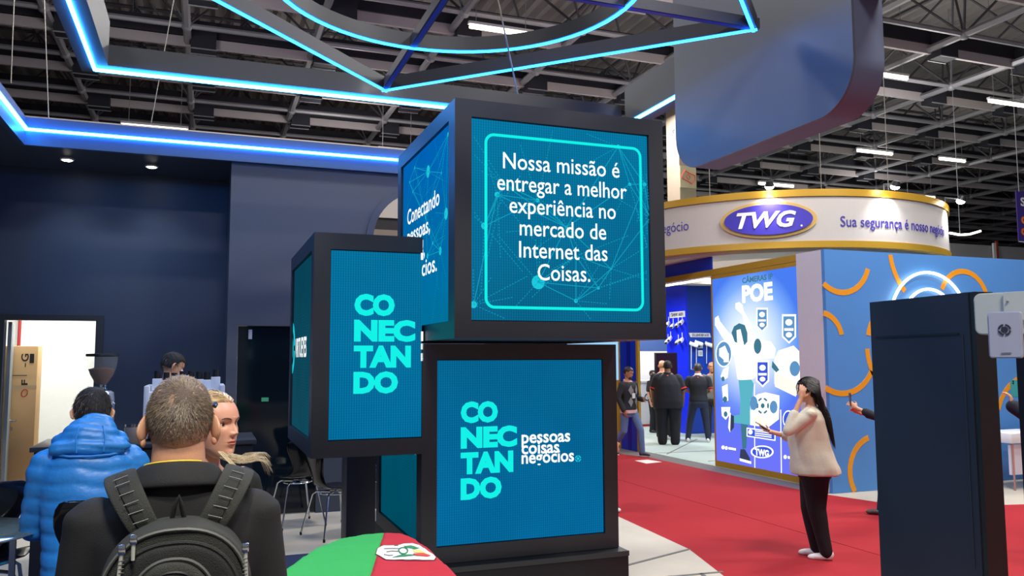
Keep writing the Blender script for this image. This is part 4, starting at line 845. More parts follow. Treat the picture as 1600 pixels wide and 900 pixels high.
for k in range(4): part('logo_ring', band(NB(), lc, .0105, .0142, k*PI/2+.16, (k+1)*PI/2-.16, 8, r_, AZ, -f, .001), DK, w2)
part('logo_pupil', band(NB(), lc, .0001, .0075, 0, 2*PI*.999, 16, r_, AZ, -f, .001), DK, w2); part('small_print', prism(NB(), [c+AZ*z+r_*x-f*.001 for x, z in ((-.01, -.046), (.012, -.045), (.012, -.0435), (-.01, -.0445))], -f, .001), DK, w2)
# white bench far right
bh = thing('bench', 'white padded bench with thin legs against the blue wall at the right', 'bench', (8.5, 8.0, 0)); p = at(1583, 735, Y=8.2)
part('seat', bx((p.x-.25, 8.0, .62), (p.x+1.2, 8.5, .76), .03), WHITE, bh); part('skirt', bx((p.x-.2, 8.06, .2), (p.x+1.1, 8.1, .6)), mat('skirt_lilac', (214, 206, 220), .7), bh)
for x_ in (-.2, .05, 1.1): part('leg', cyl(NB(), (p.x+x_, 8.03, 0), (p.x+x_, 8.03, .62), .012), mat('leg_pink', (176, 120, 116), .4), bh)
# ------------------------------------------------------------------ furniture of the stand
def shell_chair(name, label, loc, rz, seat_h, group, back_h=.42, splay=.2, foot=False, color=GLOSSBLK):
    """moulded shell chair: waisted shell, four splayed chrome legs"""
    r = thing(name, label, 'stool' if foot else 'chair', (0, 0, 0), group); h = seat_h
    # profile runs along local y: seat front (+y) to back (-y) then up
    prof = [(.22, h-.02, .20), (.18, h+.003, .215), (.05, h, .215), (-.08, h+.0, .20), (-.17, h+.02, .165), (-.215, h+.08, .13), (-.235, h+.16, .125), (-.255, h+.24, .165), (-.275, h+.32, .205), (-.29, h+.39, .215), (-.295, h+back_h, .195)]
    bm = NB(); rows = []
    for y, z, w in prof:
        row = []
        for k in range(9):
            s = (k-4)/4; dy = .035*s*s if z > h+.05 else 0; dz = .02*s*s if z <= h+.05 else 0; row.append(bm.verts.new((w*s, y+dy, z+dz)))
        rows.append(row)
    for A, B in zip(rows, rows[1:]):
        for k in range(8): bm.faces.new((A[k], A[k+1], B[k+1], B[k]))
    me = evalmesh(bm, [('SOLIDIFY', dict(thickness=.012)), ('SUBSURF', dict(levels=1, render_levels=1))]); part('shell', me, color, r)
    t = .13; top = h-.02
    for sx in (-1, 1):
        for sy in (-1, 1):
            b = NB(); tube(b, [(sx*.03, sy*.03, top-.012), (sx*t, sy*t, top-.012), (sx*(t+.03), sy*(t+.03), top-.04), (sx*(t+splay*.55), sy*(t+splay*.55), .015)], .0095, 8); lg = part('leg', b, CHROME, r)
            part('foot_cap', cyl(NB(), (sx*(t+splay*.55), sy*(t+splay*.55), 0), (sx*(t+splay*.55), sy*(t+splay*.55), .03), .012, seg=8), RUBBER, lg)
    if foot: part('foot_ring', tube(NB(), arc_pts((0, 0, .28), t+splay*.45+.02, 0, 2*PI*.999, 28, AX, AY), .008, 6), CHROME, r)
    else: part('seat_ring', tube(NB(), arc_pts((0, 0, top-.02), .15, 0, 2*PI*.999, 24, AX, AY), .007, 6), CHROME, r)
    r.location = loc; r.rotation_euler.z = rz; return r
shell_chair('dining_chair', 'glossy black shell chair with chrome legs under the left cube, left of the pair', (.97, 9.27, 0), .25, .50, 'black shell chairs behind the left cube')
shell_chair('dining_chair', 'black shell chair turned sideways under the left cube, right of the pair', (1.27, 8.58, 0), -1.2, .47, 'black shell chairs behind the left cube')
shell_chair('dining_chair', 'black shell chair half hidden behind the dark post', (1.78, 9.3, 0), 2.6, .47, 'black shell chairs behind the left cube')
shell_chair('bar_stool', 'black shell bar stool the person in the blue jacket sits on', (-.33, 3.80, 0), 0.06, .80, 'black shell bar stools', .455, .24, True)
shell_chair('bar_stool', 'black shell bar stool at the left picture edge by the glass table', (-1.0, 4.72, 0), .15, .80, 'black shell bar stools', .42, .24, True)
gt = thing('glass_table', 'round glass high table with square chrome legs at the left edge', 'table', (-.95, 4.05, 0)); TC = (-1.02, 4.15)
part('table_top', lathe(NB(), [(.36, 0), (.372, .006), (.36, .012)], (TC[0], TC[1], 1.04), 48), mat('clear_glass', (190, 215, 215), .03, trans=.85, spec=.8), gt)
for sx in (-1, 1):
    for sy in (-1, 1): part('leg', bx((TC[0]+sx*.22-.012, TC[1]+sy*.22-.012, 0), (TC[0]+sx*.22+.012, TC[1]+sy*.22+.012, 1.035)), CHROME, gt)
bm = NB()
for z in (1.0, .3):
    for s in (-1, 1): box(bm, (TC[0]-.22, TC[1]+s*.22-.01, z), (TC[0]+.22, TC[1]+s*.22+.01, z+.02)); box(bm, (TC[0]+s*.22-.01, TC[1]-.22, z), (TC[0]+s*.22+.01, TC[1]+.22, z+.02))
part('rail', bm, CHROME, gt)
tag(part('paper_sheet', bx((-1.12, 4.03, 1.053), (-.93, 4.2, 1.055)), mat('paper_cream', (230, 224, 206), .7)), 'cream paper lying on the round glass table', 'paper')
# coffee counter
cc = thing('coffee_counter', 'dark counter behind the seated visitor that carries the coffee machine', 'counter', (-.4, 8.0, 0)); part('counter_body', bx((-1.3, 7.75, 0), (.42, 8.5, 1.03)), mat('counter_dark', (34, 38, 46), .5), cc); part('counter_top', bx((-1.33, 7.72, 1.03), (.45, 8.53, 1.07), .005), mat('counter_top_m', (58, 62, 70), .3), cc)
cm = thing('coffee_machine', 'white and steel coffee machine mostly hidden behind the grey haired man', 'coffee machine', (-.17, 8.15, 1.07)); WM = mat('machine_white', (206, 212, 222), .3)
part('body', bx((-.47, 7.95, 1.13), (.13, 8.4, 1.50), .015), WM, cm)
for x_ in (-.50, .13): part('side_panel', bx((x_, 7.9, 1.09), (x_+.045, 8.42, 1.555), .012), WM, cm)
for x_ in (-.44, .06):
    for y_ in (7.98, 8.34): part('foot', cyl(NB(), (x_+.03, y_, 1.07), (x_+.03, y_, 1.13), .02), BLACK, cm)
part('drip_tray', bx((-.42, 7.88, 1.12), (.08, 7.95, 1.15)), CHROME, cm); b = NB(); [cyl(b, (x_, 7.93, 1.33), (x_, 7.86, 1.31), .03) for x_ in (-.3, -.04)]; part('brew_head', b, CHROME, cm)
for i, px_ in enumerate([246, 260, 272, 285, 298, 311, 323, 337]):
    p = at(px_, 590, Y=8.1); ht = [.095, .08, .075, .09, .09, .085, .08, .105][i]
    r = thing('capped_canister', 'white canister with black cap on the coffee machine, '+['first from the left', 'second from the left', 'third from the left', 'fourth from the left', 'fourth from the right', 'third from the right', 'second from the right', 'last one on the right'][i], 'canister', (p.x, 8.1, 1.5), 'white canisters lined up on the coffee machine'); part('can', bx((p.x-.04, 8.06, 1.5), (p.x+.04, 8.14, 1.5+ht+.02), .006), WM, r); part('cap', cyl(NB(), (p.x, 8.1, 1.52+ht), (p.x, 8.1, 1.59+ht), .028, .026, 14), BLACK, r)
gp = at(158, 606, Y=7.95)
gr = thing('coffee_grinder', 'coffee grinder with a clear hopper of dark beans against the white doorway', 'coffee grinder', (gp.x, 7.95, 1.07)); GX = gp.x
k = 1.0
part('body', loft(NB(), [(GX+.02, 7.98, 1.07, .10, .13), (GX+.02, 7.98, 1.12, .10, .13), (GX+.02, 7.98, 1.16, .088, .10), (GX+.015, 7.97, 1.42, .092, .105), (GX+.01, 7.97, 1.50, .088, .10), (GX+.0, 7.96, 1.515, .075, .08)], 28, 3.2), mat('grinder_silver', (176, 184, 200), .3, metal=.5), gr)
zt0 = 1.515; part('collar', lathe(NB(), [(.05, 0), (.05, .02), (.042, .03), (.042, .055)], (GX, 7.95, zt0), 24), CHROME, gr)
hp_ = [(.04, .055), (.06, .08), (.095, .14), (.115, .20), (.122, .25), (.125, .305)]
bm = NB(); lathe(bm, hp_, (GX, 7.95, zt0), 28); bm.faces.ensure_lookup_table(); part('hopper', bm, mat('hopper_clear', (226, 226, 220), .05, alpha=.13, spec=.4), gr)
BE = mat('coffee_beans', (112, 74, 54), .6, noise=.4, nscale=90, bump=.9, bscale=110); part('beans', lathe(NB(), [(.034, .057), (.055, .083), (.088, .14), (.106, .19), (.05, .205), (0, .21)], (GX, 7.95, zt0), 28), BE, gr)
part('lid', lathe(NB(), [(.128, .30), (.132, .306), (.13, .322), (.03, .328)], (GX, 7.95, zt0), 28), BLACK, gr); part('lever', tube(NB(), [(GX+.1, 7.93, 1.42), (GX+.125, 7.9, 1.40), (GX+.125, 7.88, 1.30)], .009, 6), CHROME, gr)
jp = at(208, 690, Y=7.85)
jr = thing('condiment_jar', 'glass jar of brown sweets behind the blue jacket sleeve', 'jar', (jp.x, 7.85, 1.07)); part('glass', lathe(NB(), [(.07, 0), (.075, .02), (.075, .12), (.065, .14)], (jp.x, 7.85, 1.07), 20), mat('jar_glass', (180, 170, 160), .1, alpha=.5), jr); part('contents', lathe(NB(), [(.06, .01), (.066, .03), (.066, .10), (.02, .11)], (jp.x, 7.85, 1.07), 16), BE, jr); part('lid', lathe(NB(), [(.07, .14), (.07, .16), (.02, .165)], (jp.x, 7.85, 1.07), 20), CHROME, jr)
# flag draped over a small high table: flat on the top, hanging past the rim
OUT = [Vector(p) for p in [(.30, 3.26), (.40, 3.48), (.50, 3.67), (.60, 3.78), (.70, 3.825), (.80, 3.83), (.86, 3.795), (.89, 3.68), (.897, 3.4), (.885, 2.98), (.84, 2.72), (.60, 2.60), (.40, 2.68), (.29, 2.95)]]
tb = thing('flag_table', 'small high table covered by the green and red flag', 'table', (.60, 3.2, 0)); part('table_top', prism(NB(), [Vector((.6+(p.x-.6)*.97, 3.2+(p.y-3.2)*.97, .93)) for p in OUT], (0, 0, 1), .035), BLACK, tb); part('column', cyl(NB(), (.60, 3.2, .03), (.60, 3.2, .93), .035), BLACK, tb); part('base', lathe(NB(), [(.26, 0), (.26, .015), (.05, .03)], (.60, 3.2, 0), 28), BLACK, tb)
from mathutils import noise as mnoise
def rim(p):
    """(distance outside the table rim, nearest rim point)"""
    best = (1e9, None); inside = False; n = len(OUT)
    for i in range(n):
        a, b_ = OUT[i], OUT[(i+1) % n]; d = b_-a; t = max(0, min(1, (p-a).dot(d)/d.dot(d))); q = a+d*t; L = (p-q).length
        if L < best[0]: best = (L, q)
        if (a.y > p.y) != (b_.y > p.y) and p.x < (b_.x-a.x)*(p.y-a.y)/(b_.y-a.y)+a.x: inside = not inside
    return (0 if inside else best[0]), best[1]
def flag_xy(x, y):
    p = Vector((x, y)); d, q = rim(p); z = .978+.006*mnoise.noise(Vector((x*9, y*9, 0)))+.003*mnoise.noise(Vector((x*24, y*22, 3)))
    if d > 0:
        r_ = .03; k = d/r_
        if k < 1.2: z -= r_*(1-math.cos(k)); p = q+(p-q).normalized()*r_*math.sin(k)
        else: z -= r_*.64+(d-1.2*r_)*.97; p = q+(p-q).normalized()*(r_*.93+(d-1.2*r_)*.12+.02*mnoise.noise(Vector((x*10, y*10, 5)))*min(1, d*5))
    return Vector((p.x, p.y, z))
E1_ = Vector((.964, -.266)); E2_ = Vector((.266, .964)); O_ = Vector((.590, 3.1))
def flag_pt(u, v):
    p = O_+E1_*(-.76+1.4*u)+E2_*(.98-1.62*v); return flag_xy(p.x, p.y)
def flag_piece(lo, hi):
    bm = NB(); n2 = 100; V = [[bm.verts.new(flag_pt(i/84, j/n2)) for j in range(n2+1)] for i in range(lo, hi+1)]
    for A, B2 in zip(V, V[1:]):
        for j in range(n2): bm.faces.new((A[j], A[j+1], B2[j+1], B2[j]))
    return evalmesh(bm, [('SOLIDIFY', dict(thickness=.003))])
fl = thing('flag', 'green and red flag with white crest draped over a table by the cubes', 'flag', (.6, 3.3, .98))
ks_ = round(.76/1.4*84)
part('green_field', flag_piece(0, ks_), mat('flag_green', (40, 164, 74), .8, noise=.06, nscale=12), fl); part('red_field', flag_piece(ks_, 84), mat('flag_red', (186, 20, 38), .8, noise=.06, nscale=12), fl)
def crest(px, m, lift, name):
    P = [at(x, y, z=.98) for x, y in px]; c_ = (sum(p.x for p in P)/len(P), sum(p.y for p in P)/len(P)); b = NB(); D_ = []
    for k in range(len(P)):
        for f in (0, .34, .67): q = P[k].lerp(P[(k+1) % len(P)], f); D_.append((q.x, q.y))
    rings = [[b.verts.new(flag_xy(c_[0]+(u-c_[0])*q, c_[1]+(v-c_[1])*q)+AZ*lift) for u, v in D_] for q in (1., .85, .7, .55, .4, .25)]; k = len(D_); cc_ = b.verts.new(flag_xy(*c_)+AZ*lift)
    for A, B2 in zip(rings, rings[1:]):
        for i in range(k): b.faces.new((A[i], A[(i+1) % k], B2[(i+1) % k], B2[i]))
    for i in range(k): b.faces.new((rings[-1][i], rings[-1][(i+1) % k], cc_))
    return part(name, b, m, fl)
CO = [(587.5, 866), (590, 857), (600, 853.5), (618, 852), (630, 850), (645, 849), (655, 852.5), (664, 858), (672, 863), (681, 870), (678, 875), (660, 876.5), (640, 876), (622, 875), (603, 872.5)]
crest([(634+(x-634)*1.03, 864+(y-864)*1.07) for x, y in CO], mat('crest_edge', (96, 22, 26), .7), .002, 'crest_border'); crest(CO, mat('crest_white', (236, 234, 226), .7), .0035, 'crest_disc')
CG2 = mat('crest_green', (40, 130, 80), .7); CK = mat('crest_line', (90, 96, 90), .7)
crest([(630, 853), (642, 852.5), (656, 857), (648, 858.5), (636, 856)], CG2, .005, 'crest_leaf'); crest([(612, 870.5), (628, 866.5), (642, 868), (650, 870.5), (632, 871)], CG2, .005, 'crest_leaf'); crest([(644, 867), (660, 866), (673, 869), (668, 871), (650, 871)], mat('crest_red', (214, 64, 50), .7), .006, 'crest_ribbon'); crest([(645, 859), (657, 859.5), (666, 864), (660, 866), (646, 864)], mat('crest_yellow', (216, 206, 120), .7), .005, 'crest_scroll')
def crest_line(px, m, name, r_=.0018, closed=False): part(name, tube(NB(), [flag_xy(p.x, p.y)+AZ*.006 for p in (at(x, y, z=.98) for x, y in px)], r_, 5, closed=closed), m, fl)
crest_line([(630+7*math.cos(a), 861+5*math.sin(a)) for a in [2*PI*i/20 for i in range(20)]], CG2, 'crest_ring', .003, True)
for q in ([(600, 858), (614, 857.5), (626, 858)], [(604, 863), (612, 862), (622, 863)], [(600, 867), (608, 868), (614, 867.5)], [(616, 854), (622, 853)]): crest_line(q, CK, 'crest_mark')
# ------------------------------------------------------------------ people
SKIN = mat('skin', (214, 160, 128), .5, noise=.06, nscale=30, bump=.1, bscale=300); SKIN.node_tree.nodes['Principled BSDF'].inputs['Subsurface Weight'].default_value = .08
SKIN2 = mat('skin_tan', (176, 122, 92), .5, noise=.06, nscale=30); SKIN3 = mat('skin_brown', (120, 82, 62), .5, noise=.06, nscale=30)
HAIRB = mat('hair_black', (20, 17, 17), .75, noise=.3, nscale=60); HAIRD = mat('hair_dark_brown', (44, 34, 30), .45, noise=.3, nscale=60)
def hand(bm, w, d, up_, s=1., curl=.35, thumb=1, spread=1.):
    """palm and five separate fingers from wrist w along d; up_ is the back of the hand"""
    d = Vector(d).normalized(); up_ = (Vector(up_)-d*Vector(up_).dot(d)).normalized(); x = d.cross(up_).normalized(); w = Vector(w)
    pc_ = w+d*.05*s
    R = Matrix((x, d, up_)).transposed()
    ell(bm, pc_, (.038*s, .052*s, .016*s), R.to_euler(), 14, 8); caps(bm, w-d*.02*s, w+d*.03*s, .024*s, .022*s, 10)
    for i, (o_, L) in enumerate([(-.029, .066), (-.010, .076), (.010, .072), (.028, .058)]):
        base = w+d*.088*s+x*o_*s; dd_ = d.copy(); p = base; r_ = .0088*s
        for k, f in enumerate((.45, .32, .23)):
            a = curl*(.6+.7*k); dd_ = (d*math.cos(a)-up_*math.sin(a)+x*o_*2.0*spread).normalized(); q = p+dd_*L*f*s; caps(bm, p, q, r_, r_*.9, 8); p = q; r_ *= .92
    t0 = w+d*.03*s-x*.03*s*thumb; t1 = t0+(d*.6-x*.7*thumb-up_*.35).normalized()*.035*s; t2 = t1+(d*.9-x*.15*thumb-up_*.4).normalized()*.03*s
    caps(bm, t0, t1, .011*s, .010*s, 8); caps(bm, t1, t2, .010*s, .008*s, 8)
def ear(bm, c, sgn, s=1.):
    """outer ear: a cupped flap with a rolled rim, standing off the head"""
    c = Vector(c); R_ = Euler((math.radians(-10), 0, math.radians(sgn*32))).to_matrix(); rim = []; W_ = []
    for k in range(23):
        a = PI*.62-PI*1.55*k/22; y = -.0165*math.cos(a)*-1*(1 if math.sin(a) > 0 else .72)-.004; z = .031*math.sin(a); rim.append(c+R_ @ Vector((sgn*(.010 if math.cos(a) < .4 else .006), -abs(y)*(1 if math.cos(a) > -.3 else -.6)*1.0, z))*s)
    pts = []
    for k in range(25):
        t = k/24; a = math.radians(-35)+math.radians(250)*t; yy = -math.cos(a-PI/2)*0
        pts.append(c+R_ @ Vector((sgn*.007, -.004-.0165*math.sin(PI*min(1, t*1.02)), -.028+.060*t-.004*math.sin(PI*t)))*s)
    tube(bm, pts, [.0045*s]*4+[.0042*s]*17+[.0038*s]*4, 8); e = R_.to_euler()
    ell(bm, c+R_ @ Vector((sgn*.003, -.008, .004))*s, (.0045*s, .015*s, .028*s), e, 14, 10); ell(bm, c+R_ @ Vector((sgn*.003, -.004, -.027))*s, (.005*s, .008*s, .0095*s), e, 12, 8)
HZ = [(-.119, .045, .012, .010), (-.116, .062, .002, .024), (-.108, .074, -.012, .036), (-.095, .079, -.034, .046), (-.08, .0805, -.056, .0545), (-.06, .083, -.078, .0615), (-.04, .0845, -.094, .0675), (-.02, .0845, -.104, .0715), (.005, .083, -.110, .0745), (.02, .0885, -.1115, .0755), (.035, .0885, -.112, .0755), (.06, .080, -.107, .0725), (.085, .062, -.091, .0635), (.102, .038, -.067, .048), (.111, .015, -.043, .030), (.115, -.006, -.020, .009)]
def _hs(z):
    z = max(HZ[0][0], min(HZ[-1][0], z))
    for a, b in zip(HZ, HZ[1:]):
        if z <= b[0]:
            t = (z-a[0])/(b[0]-a[0]); k = HZ.index(a); p = HZ[max(0, k-1)]; n = HZ[min(len(HZ)-1, k+2)]
            return [.5*((2*a[i])+(-p[i]+b[i])*t+(2*p[i]-5*a[i]+4*b[i]-n[i])*t*t+(-p[i]+3*a[i]-3*b[i]+n[i])*t**3) for i in (1, 2, 3)]
    return list(HZ[-1][1:])
def _g(v, c, s): return math.exp(-((v-c)/s)**2)
def face_push(x, z, fem, nose=1.):
    """how far the features stand out of the plain head surface"""
    a = abs(x); d = 0.
    if -.045 < z < .03:
        t = max(0, min(1, (.02-z)/.045)); hgt = (.003+.0205*t**1.15) if z > -.025 else .0235*max(0, 1-((-.025-z)/.0135)**2)
        d += nose*hgt*math.exp(-(a/(.0055+.0055*t))**2)
    d += nose*.0075*_g(a, .0115, .0048)*_g(z, -.030, .0065)
    d -= .0105*_g(a, .031, .0145)*_g(z, .005, .0105); d += (.0015 if fem else .004)*_g(a, .028, .02)*_g(z, .024, .008)
    d += .0055*math.exp(-(a/.019)**2)*_g(z, -.0545, .0045)+.0058*math.exp(-(a/.017)**2)*_g(z, -.0655, .0050)+.003*math.exp(-(a/.03)**2)*_g(z, -.06, .016)-.0035*math.exp(-(a/.02)**2)*_g(z, -.0598, .0018)
    d -= .003*math.exp(-(a/.02)**2)*_g(z, -.077, .006); d += .0045*math.exp(-(a/.017)**2)*_g(z, -.098, .012); d += .0035*_g(a, .048, .018)*_g(z, -.02, .018); return d
def head_pt(th, z, fem, wide=1., nose=1.):
    f, b, w = _hs(z); w *= wide*((1-.045*max(0, min(1, (-.02-z)/.05))) if fem else 1); c = (f+b)/2+.012; s_, c_ = math.sin(th), math.cos(th); p = 2.25 if c_ > 0 else 2.05
    x = w*math.copysign(abs(s_)**(2/p), s_); y = c+(f-c if c_ > 0 else c-b)*math.copysign(abs(c_)**(2/p), c_)
    if c_ > .15: k = min(1, (c_-.15)/.3); y += face_push(x, z, fem, nose)*k
    return Vector((x, y, z))
def head_bm(bm, wide=1., fem=False, nose=1., earr=1.):
    """head about the origin, facing +Y, chin at -.119, crown at +.115"""
    n = 150; zs = []; z = -.119
    while z < .1149: zs.append(z); z += .0018 if -.075 < z < .03 else .0035
    zs.append(.115); ths = []
    for i in range(n): t = -PI+2*PI*i/n; ths.append(t-.62*math.sin(t))
    R_ = [[bm.verts.new(head_pt(t, z, fem, wide, nose)) for t in ths] for z in zs]
    for A, B in zip(R_, R_[1:]):
        for i in range(n): bm.faces.new((A[(i+1) % n], A[i], B[i], B[(i+1) % n]))
    bm.faces.new(R_[0]); bm.faces.new(R_[-1][::-1])
    for s in (-1, 1): ear(bm, (s*.0765*wide, -.012, -.012), s, earr)
def front_y(x, z, fem=True, wide=1.):
    lo, hi = 0., 1.5
    for _ in range(24):
        m = (lo+hi)/2
        if head_pt(m, z, fem, wide).x < abs(x): lo = m
        else: hi = m
    return head_pt(lo, z, fem, wide).y
def xf(bm, m): bmesh.ops.transform(bm, matrix=m, verts=bm.verts[:]); return bm
def hair_cap(wide=1., back=-.06, front=.055, k=1.07, lift=0.):
    bm = NB(); n = 72; zs = [-.10+.215*i/44 for i in range(45)]; off = (k-1)*.085
    def lim(y): t = (y+.02)/.1; return front if t > .55 else (back if t < -.1 else back+(front-back)*max(0, min(1, (t+.1)/.65)))
    rows = []
    for z in zs:
        row = []
        for i in range(n):
            p = head_pt(-PI+2*PI*i/n, min(z, .1145), False, wide); c = Vector((0, -.018, .02)); d = (p-c).normalized(); g = max(0, min(1, (p.z-lim(p.y))/.01)); row.append(bm.verts.new(p+d*(off*g-.012*(1-g))+AZ*lift*g))
        rows.append(row)
    for A, B in zip(rows, rows[1:]):
        for i in range(n): bm.faces.new((A[(i+1) % n], A[i], B[i], B[(i+1) % n]))
    bm.faces.new(rows[0]); bm.faces.new(rows[-1][::-1]); return bm
def person(name_label, at_, az, h=1.72, build=1., skin=SKIN, top=None, bottom=None, shoe=None, hair=HAIRB, hairargs=None, arms=None, legs=None, head=(0, 0, 0), lean=0., sleeve=.5, hem=.88, secs=None, vox=.009, shirt_amp=.006, trouser_amp=.004, fem=False, quilt=None, hands=(1, 1), curl=(.35, .35), handup=(None, None), group=None, extra=None, no_hair=False, headmods=None, hipw=1., hv=None, sleeve_r=1., sole=None, hipd=1., hs=1., neck=None, legr=None, widef=1., noser=1., earsc=1., frame_z=0):
    """a clothed figure: body, shirt, trousers, shoes and hair; joints in metres for a 1.75 m person facing +Y"""
    r = thing('person', name_label, 'person', (0, 0, 0), group); s = h/1.75; Bw = build
    rl = Matrix.Translation((0, 0, .95)) @ Matrix.Rotation(-lean, 4, 'X') @ Matrix.Translation((0, 0, -.95))
    hj = Vector((0, .012, 1.628)); nk = Vector((0, -.02, 1.49)); hm = Matrix.Translation(hj) @ Euler((head[1], 0, head[0]), 'XYZ').to_matrix().to_4x4() @ Euler((0, head[2], 0)).to_matrix().to_4x4()
    body = NB(); hb = NB(); head_bm(hb, (1+.04*(Bw-1))*widef, fem, noser, earsc); 
    if headmods: headmods(hb)
    hb = xf(hb, hm @ Matrix.Scale(hs, 4))
    nr = neck or (.056 if not fem else .047); caps(body, (0, -.022, 1.44), hj+Vector((0, -.03, -.045)), nr*1.08*(.6+.4*Bw), nr*(.7+.3*Bw)*.94, 22); ell(body, hj+Vector((0, -.028, .03)), (.06, .065, .07))
    T = secs or ([(0, 0, .84, .15, .10), (0, 0, .92, .168, .118), (0, 0, 1.04, .15, .108), (0, .0, 1.14, .152, .11), (0, 0, 1.27, .172, .118), (0, -.005, 1.36, .18, .112), (0, -.012, 1.42, .16, .095), (0, -.018, 1.465, .105, .075), (0, -.02, 1.49, .06, .06)] if not fem else
                 [(0, 0, .84, .155, .115), (0, 0, .92, .172, .125), (0, 0, 1.04, .135, .10), (0, .0, 1.12, .132, .10), (0, .012, 1.25, .15, .122), (0, 0, 1.34, .156, .105), (0, -.012, 1.41, .14, .085), (0, -.018, 1.455, .09, .068), (0, -.02, 1.48, .05, .05)])
    bf = lambda z: 1+(Bw-1)*min(1, max(.2, (1.46-z)/.2)); T = [(a, b, z, rx*bf(z), ry*bf(z)) for a, b, z, rx, ry in T]
    tor = NB(); loft(tor, T, 28); shx = (.175 if not fem else .155)*(.55+.45*Bw)
    for q in (-1, 1): ell(tor, (q*shx, -.01, 1.405), (.058*Bw**.5, .058, .058))
    me_t = bpy.data.meshes.new('x'); tor.to_mesh(me_t); me_b = me_t.copy()
    for v in me_b.vertices:
        if v.co.z < 1.46: v.co.x *= .92; v.co.y *= .9; v.co.z -= .006 if v.co.z > 1.3 else 0
    body.from_mesh(me_b); bpy.data.meshes.remove(me_b)
    xa = shx+.02
    dA = {'L': [(-xa, -.01, 1.40), (-xa-.05*Bw, -.02, 1.12), (-xa-.04*Bw, .04, .87)], 'R': [(xa, -.01, 1.40), (xa+.05*Bw, -.02, 1.12), (xa+.04*Bw, .04, .87)]}
    if arms: dA.update(arms)
    ar = [.048*Bw**.7, .038*Bw**.6, .026] if not fem else [.043*Bw**.7, .034*Bw**.6, .022]
    sh = NB(); sh.from_mesh(me_t)
    for v in sh.verts:
        v.co.x *= 1.07; v.co.y *= 1.1
        if v.co.z > 1.44: v.co.z -= .012
    bmesh.ops.delete(sh, geom=[f for f in sh.faces if f.calc_center_median().z < hem-.1], context='FACES') if False else None
    for k, q, i in (('L', -1, 0), ('R', 1, 1)):
        P = [Vector(p) for p in dA[k]]; chain(body, P, [ar[0]*.86]+ar[1:], 12)
        if sleeve > 0:
            ell(sh, (q*shx, -.01, 1.402), (.066*Bw**.5, .066, .064))
            sr = [(a*1.12+.012)*sleeve_r for a in ar]
            if sleeve <= .5: e = P[0].lerp(P[1], sleeve*1.5); chain(sh, [P[0], e], [sr[0], sr[0]*.97], 16)
            else: e = P[1].lerp(P[2], min(1, (sleeve-.5)*2)); chain(sh, [P[0], P[1], e], [sr[0], sr[1], sr[2]*1.25], 16)
        if hands[i]:
            dd_ = (P[2]-P[1]).normalized(); u_ = Vector(handup[i]) if handup[i] else Vector((q, -.2, .3)); hd = Vector(hv[i]) if hv and hv[i] else dd_
            hand(body, P[2], hd, u_, 1., curl[i], q)
    dL = {'L': [(-.095*hipw, 0, .90), (-.10*hipw, .02, .48), (-.10, -.02, .075)], 'R': [(.095*hipw, 0, .90), (.10*hipw, .02, .48), (.10, -.02, .075)]}
    if legs: dL.update(legs)
    tr = NB(); lr = legr or [.088*Bw**.8*hipw, .060*Bw**.6, .042*Bw**.4]; feet = []
    hb_ = -.035*(hipd-1)/.4; loft(tr, [(0, hb_, .76, .14*Bw*hipw, .10*Bw*hipd), (0, hb_, .85, .172*Bw*hipw, .128*Bw*hipd), (0, hb_*.8, .95, .168*Bw*hipw, .122*Bw*hipd), (0, 0, 1.03, .155*Bw, .112*Bw)], 24)
    for k, q in (('L', -1), ('R', 1)):
        P = [Vector(p) for p in dL[k]]; chain(body, P[:3], lr, 12); chain(tr, P[:3], [lr[0]*1.08, lr[1]*1.15, lr[2]*1.3], 16)
        fd = Vector(P[3]) if len(P) > 3 else Vector((q*.15, 1, 0)); fd.normalize(); feet.append((P[2], fd)); 
        ell(body, P[2]+fd*.05-AZ*.035, (.036, .09, .028), Vector((0, 1, 0)).rotation_difference(fd).to_euler(), 12, 8)
    up_m = lambda b: xf(b, rl)
    # the upper body leans about the hip: bend points above it
    def bendup(b):
        for v in b.verts:
            t = max(0, min(1, (v.co.z-.9)/.12)); p = rl @ v.co; v.co = v.co.lerp(p, t) if lean else v.co
        return b
    SC = Matrix.Translation(Vector(at_)) @ Matrix.Rotation(-az, 4, 'Z') @ Matrix.Scale(s, 4)
    def fin(b, name, m, vx, it, amp=0, q_=None, sc_=9.):
        me = fuse(bendup(b), vx, it); 
        if amp or q_: wobble(me, amp, sc_, q_)
        me.transform(SC); return part(name, me, m, r)
    r.location = at_
    me_b = fuse(body, vox, 3); body = NB(); body.from_mesh(me_b); bpy.data.meshes.remove(me_b); merge(body, hb); body = bendup(body); xf(body, SC); o = part('body', body, skin, r)
    for p_ in o.data.polygons: p_.use_smooth = True
    if top: fin(sh, 'shirt', top, .012, 3, shirt_amp, quilt)
    if bottom: fin(tr, 'trousers', bottom, .012, 3, trouser_amp)
    bpy.data.meshes.remove(me_t)
    for p, fd in feet:
        b = NB(); fl_ = Vector((fd.x, fd.y, 0)).normalized(); R_ = Vector((0, 1, 0)).rotation_difference(fd).to_euler()
        ell(b, p+fd*.06-AZ*.04, (.043, .115, .034), R_, 16, 10); ell(b, p-fd*.02-AZ*.02, (.042, .052, .055), R_, 14, 8); ell(b, p+fd*.12-AZ*.048, (.04, .055, .024), R_, 14, 8)
        ob = fin(b, 'shoe', shoe or BLACK, .009, 2)
        if sole: part('sole', xf(ell(NB(), p+fd*.055-AZ*.068, (.047, .125, .012), R_, 16, 8), SC), sole, ob)
    if not no_hair:
        hc = hair_cap(**(hairargs or {})); hc = xf(hc, hm @ Matrix.Scale(hs, 4)); fin(hc, 'hair', hair, .006, 1, .0022, None, 60.)
    if extra: extra(r, SC, hm, rl, dA)
    return r
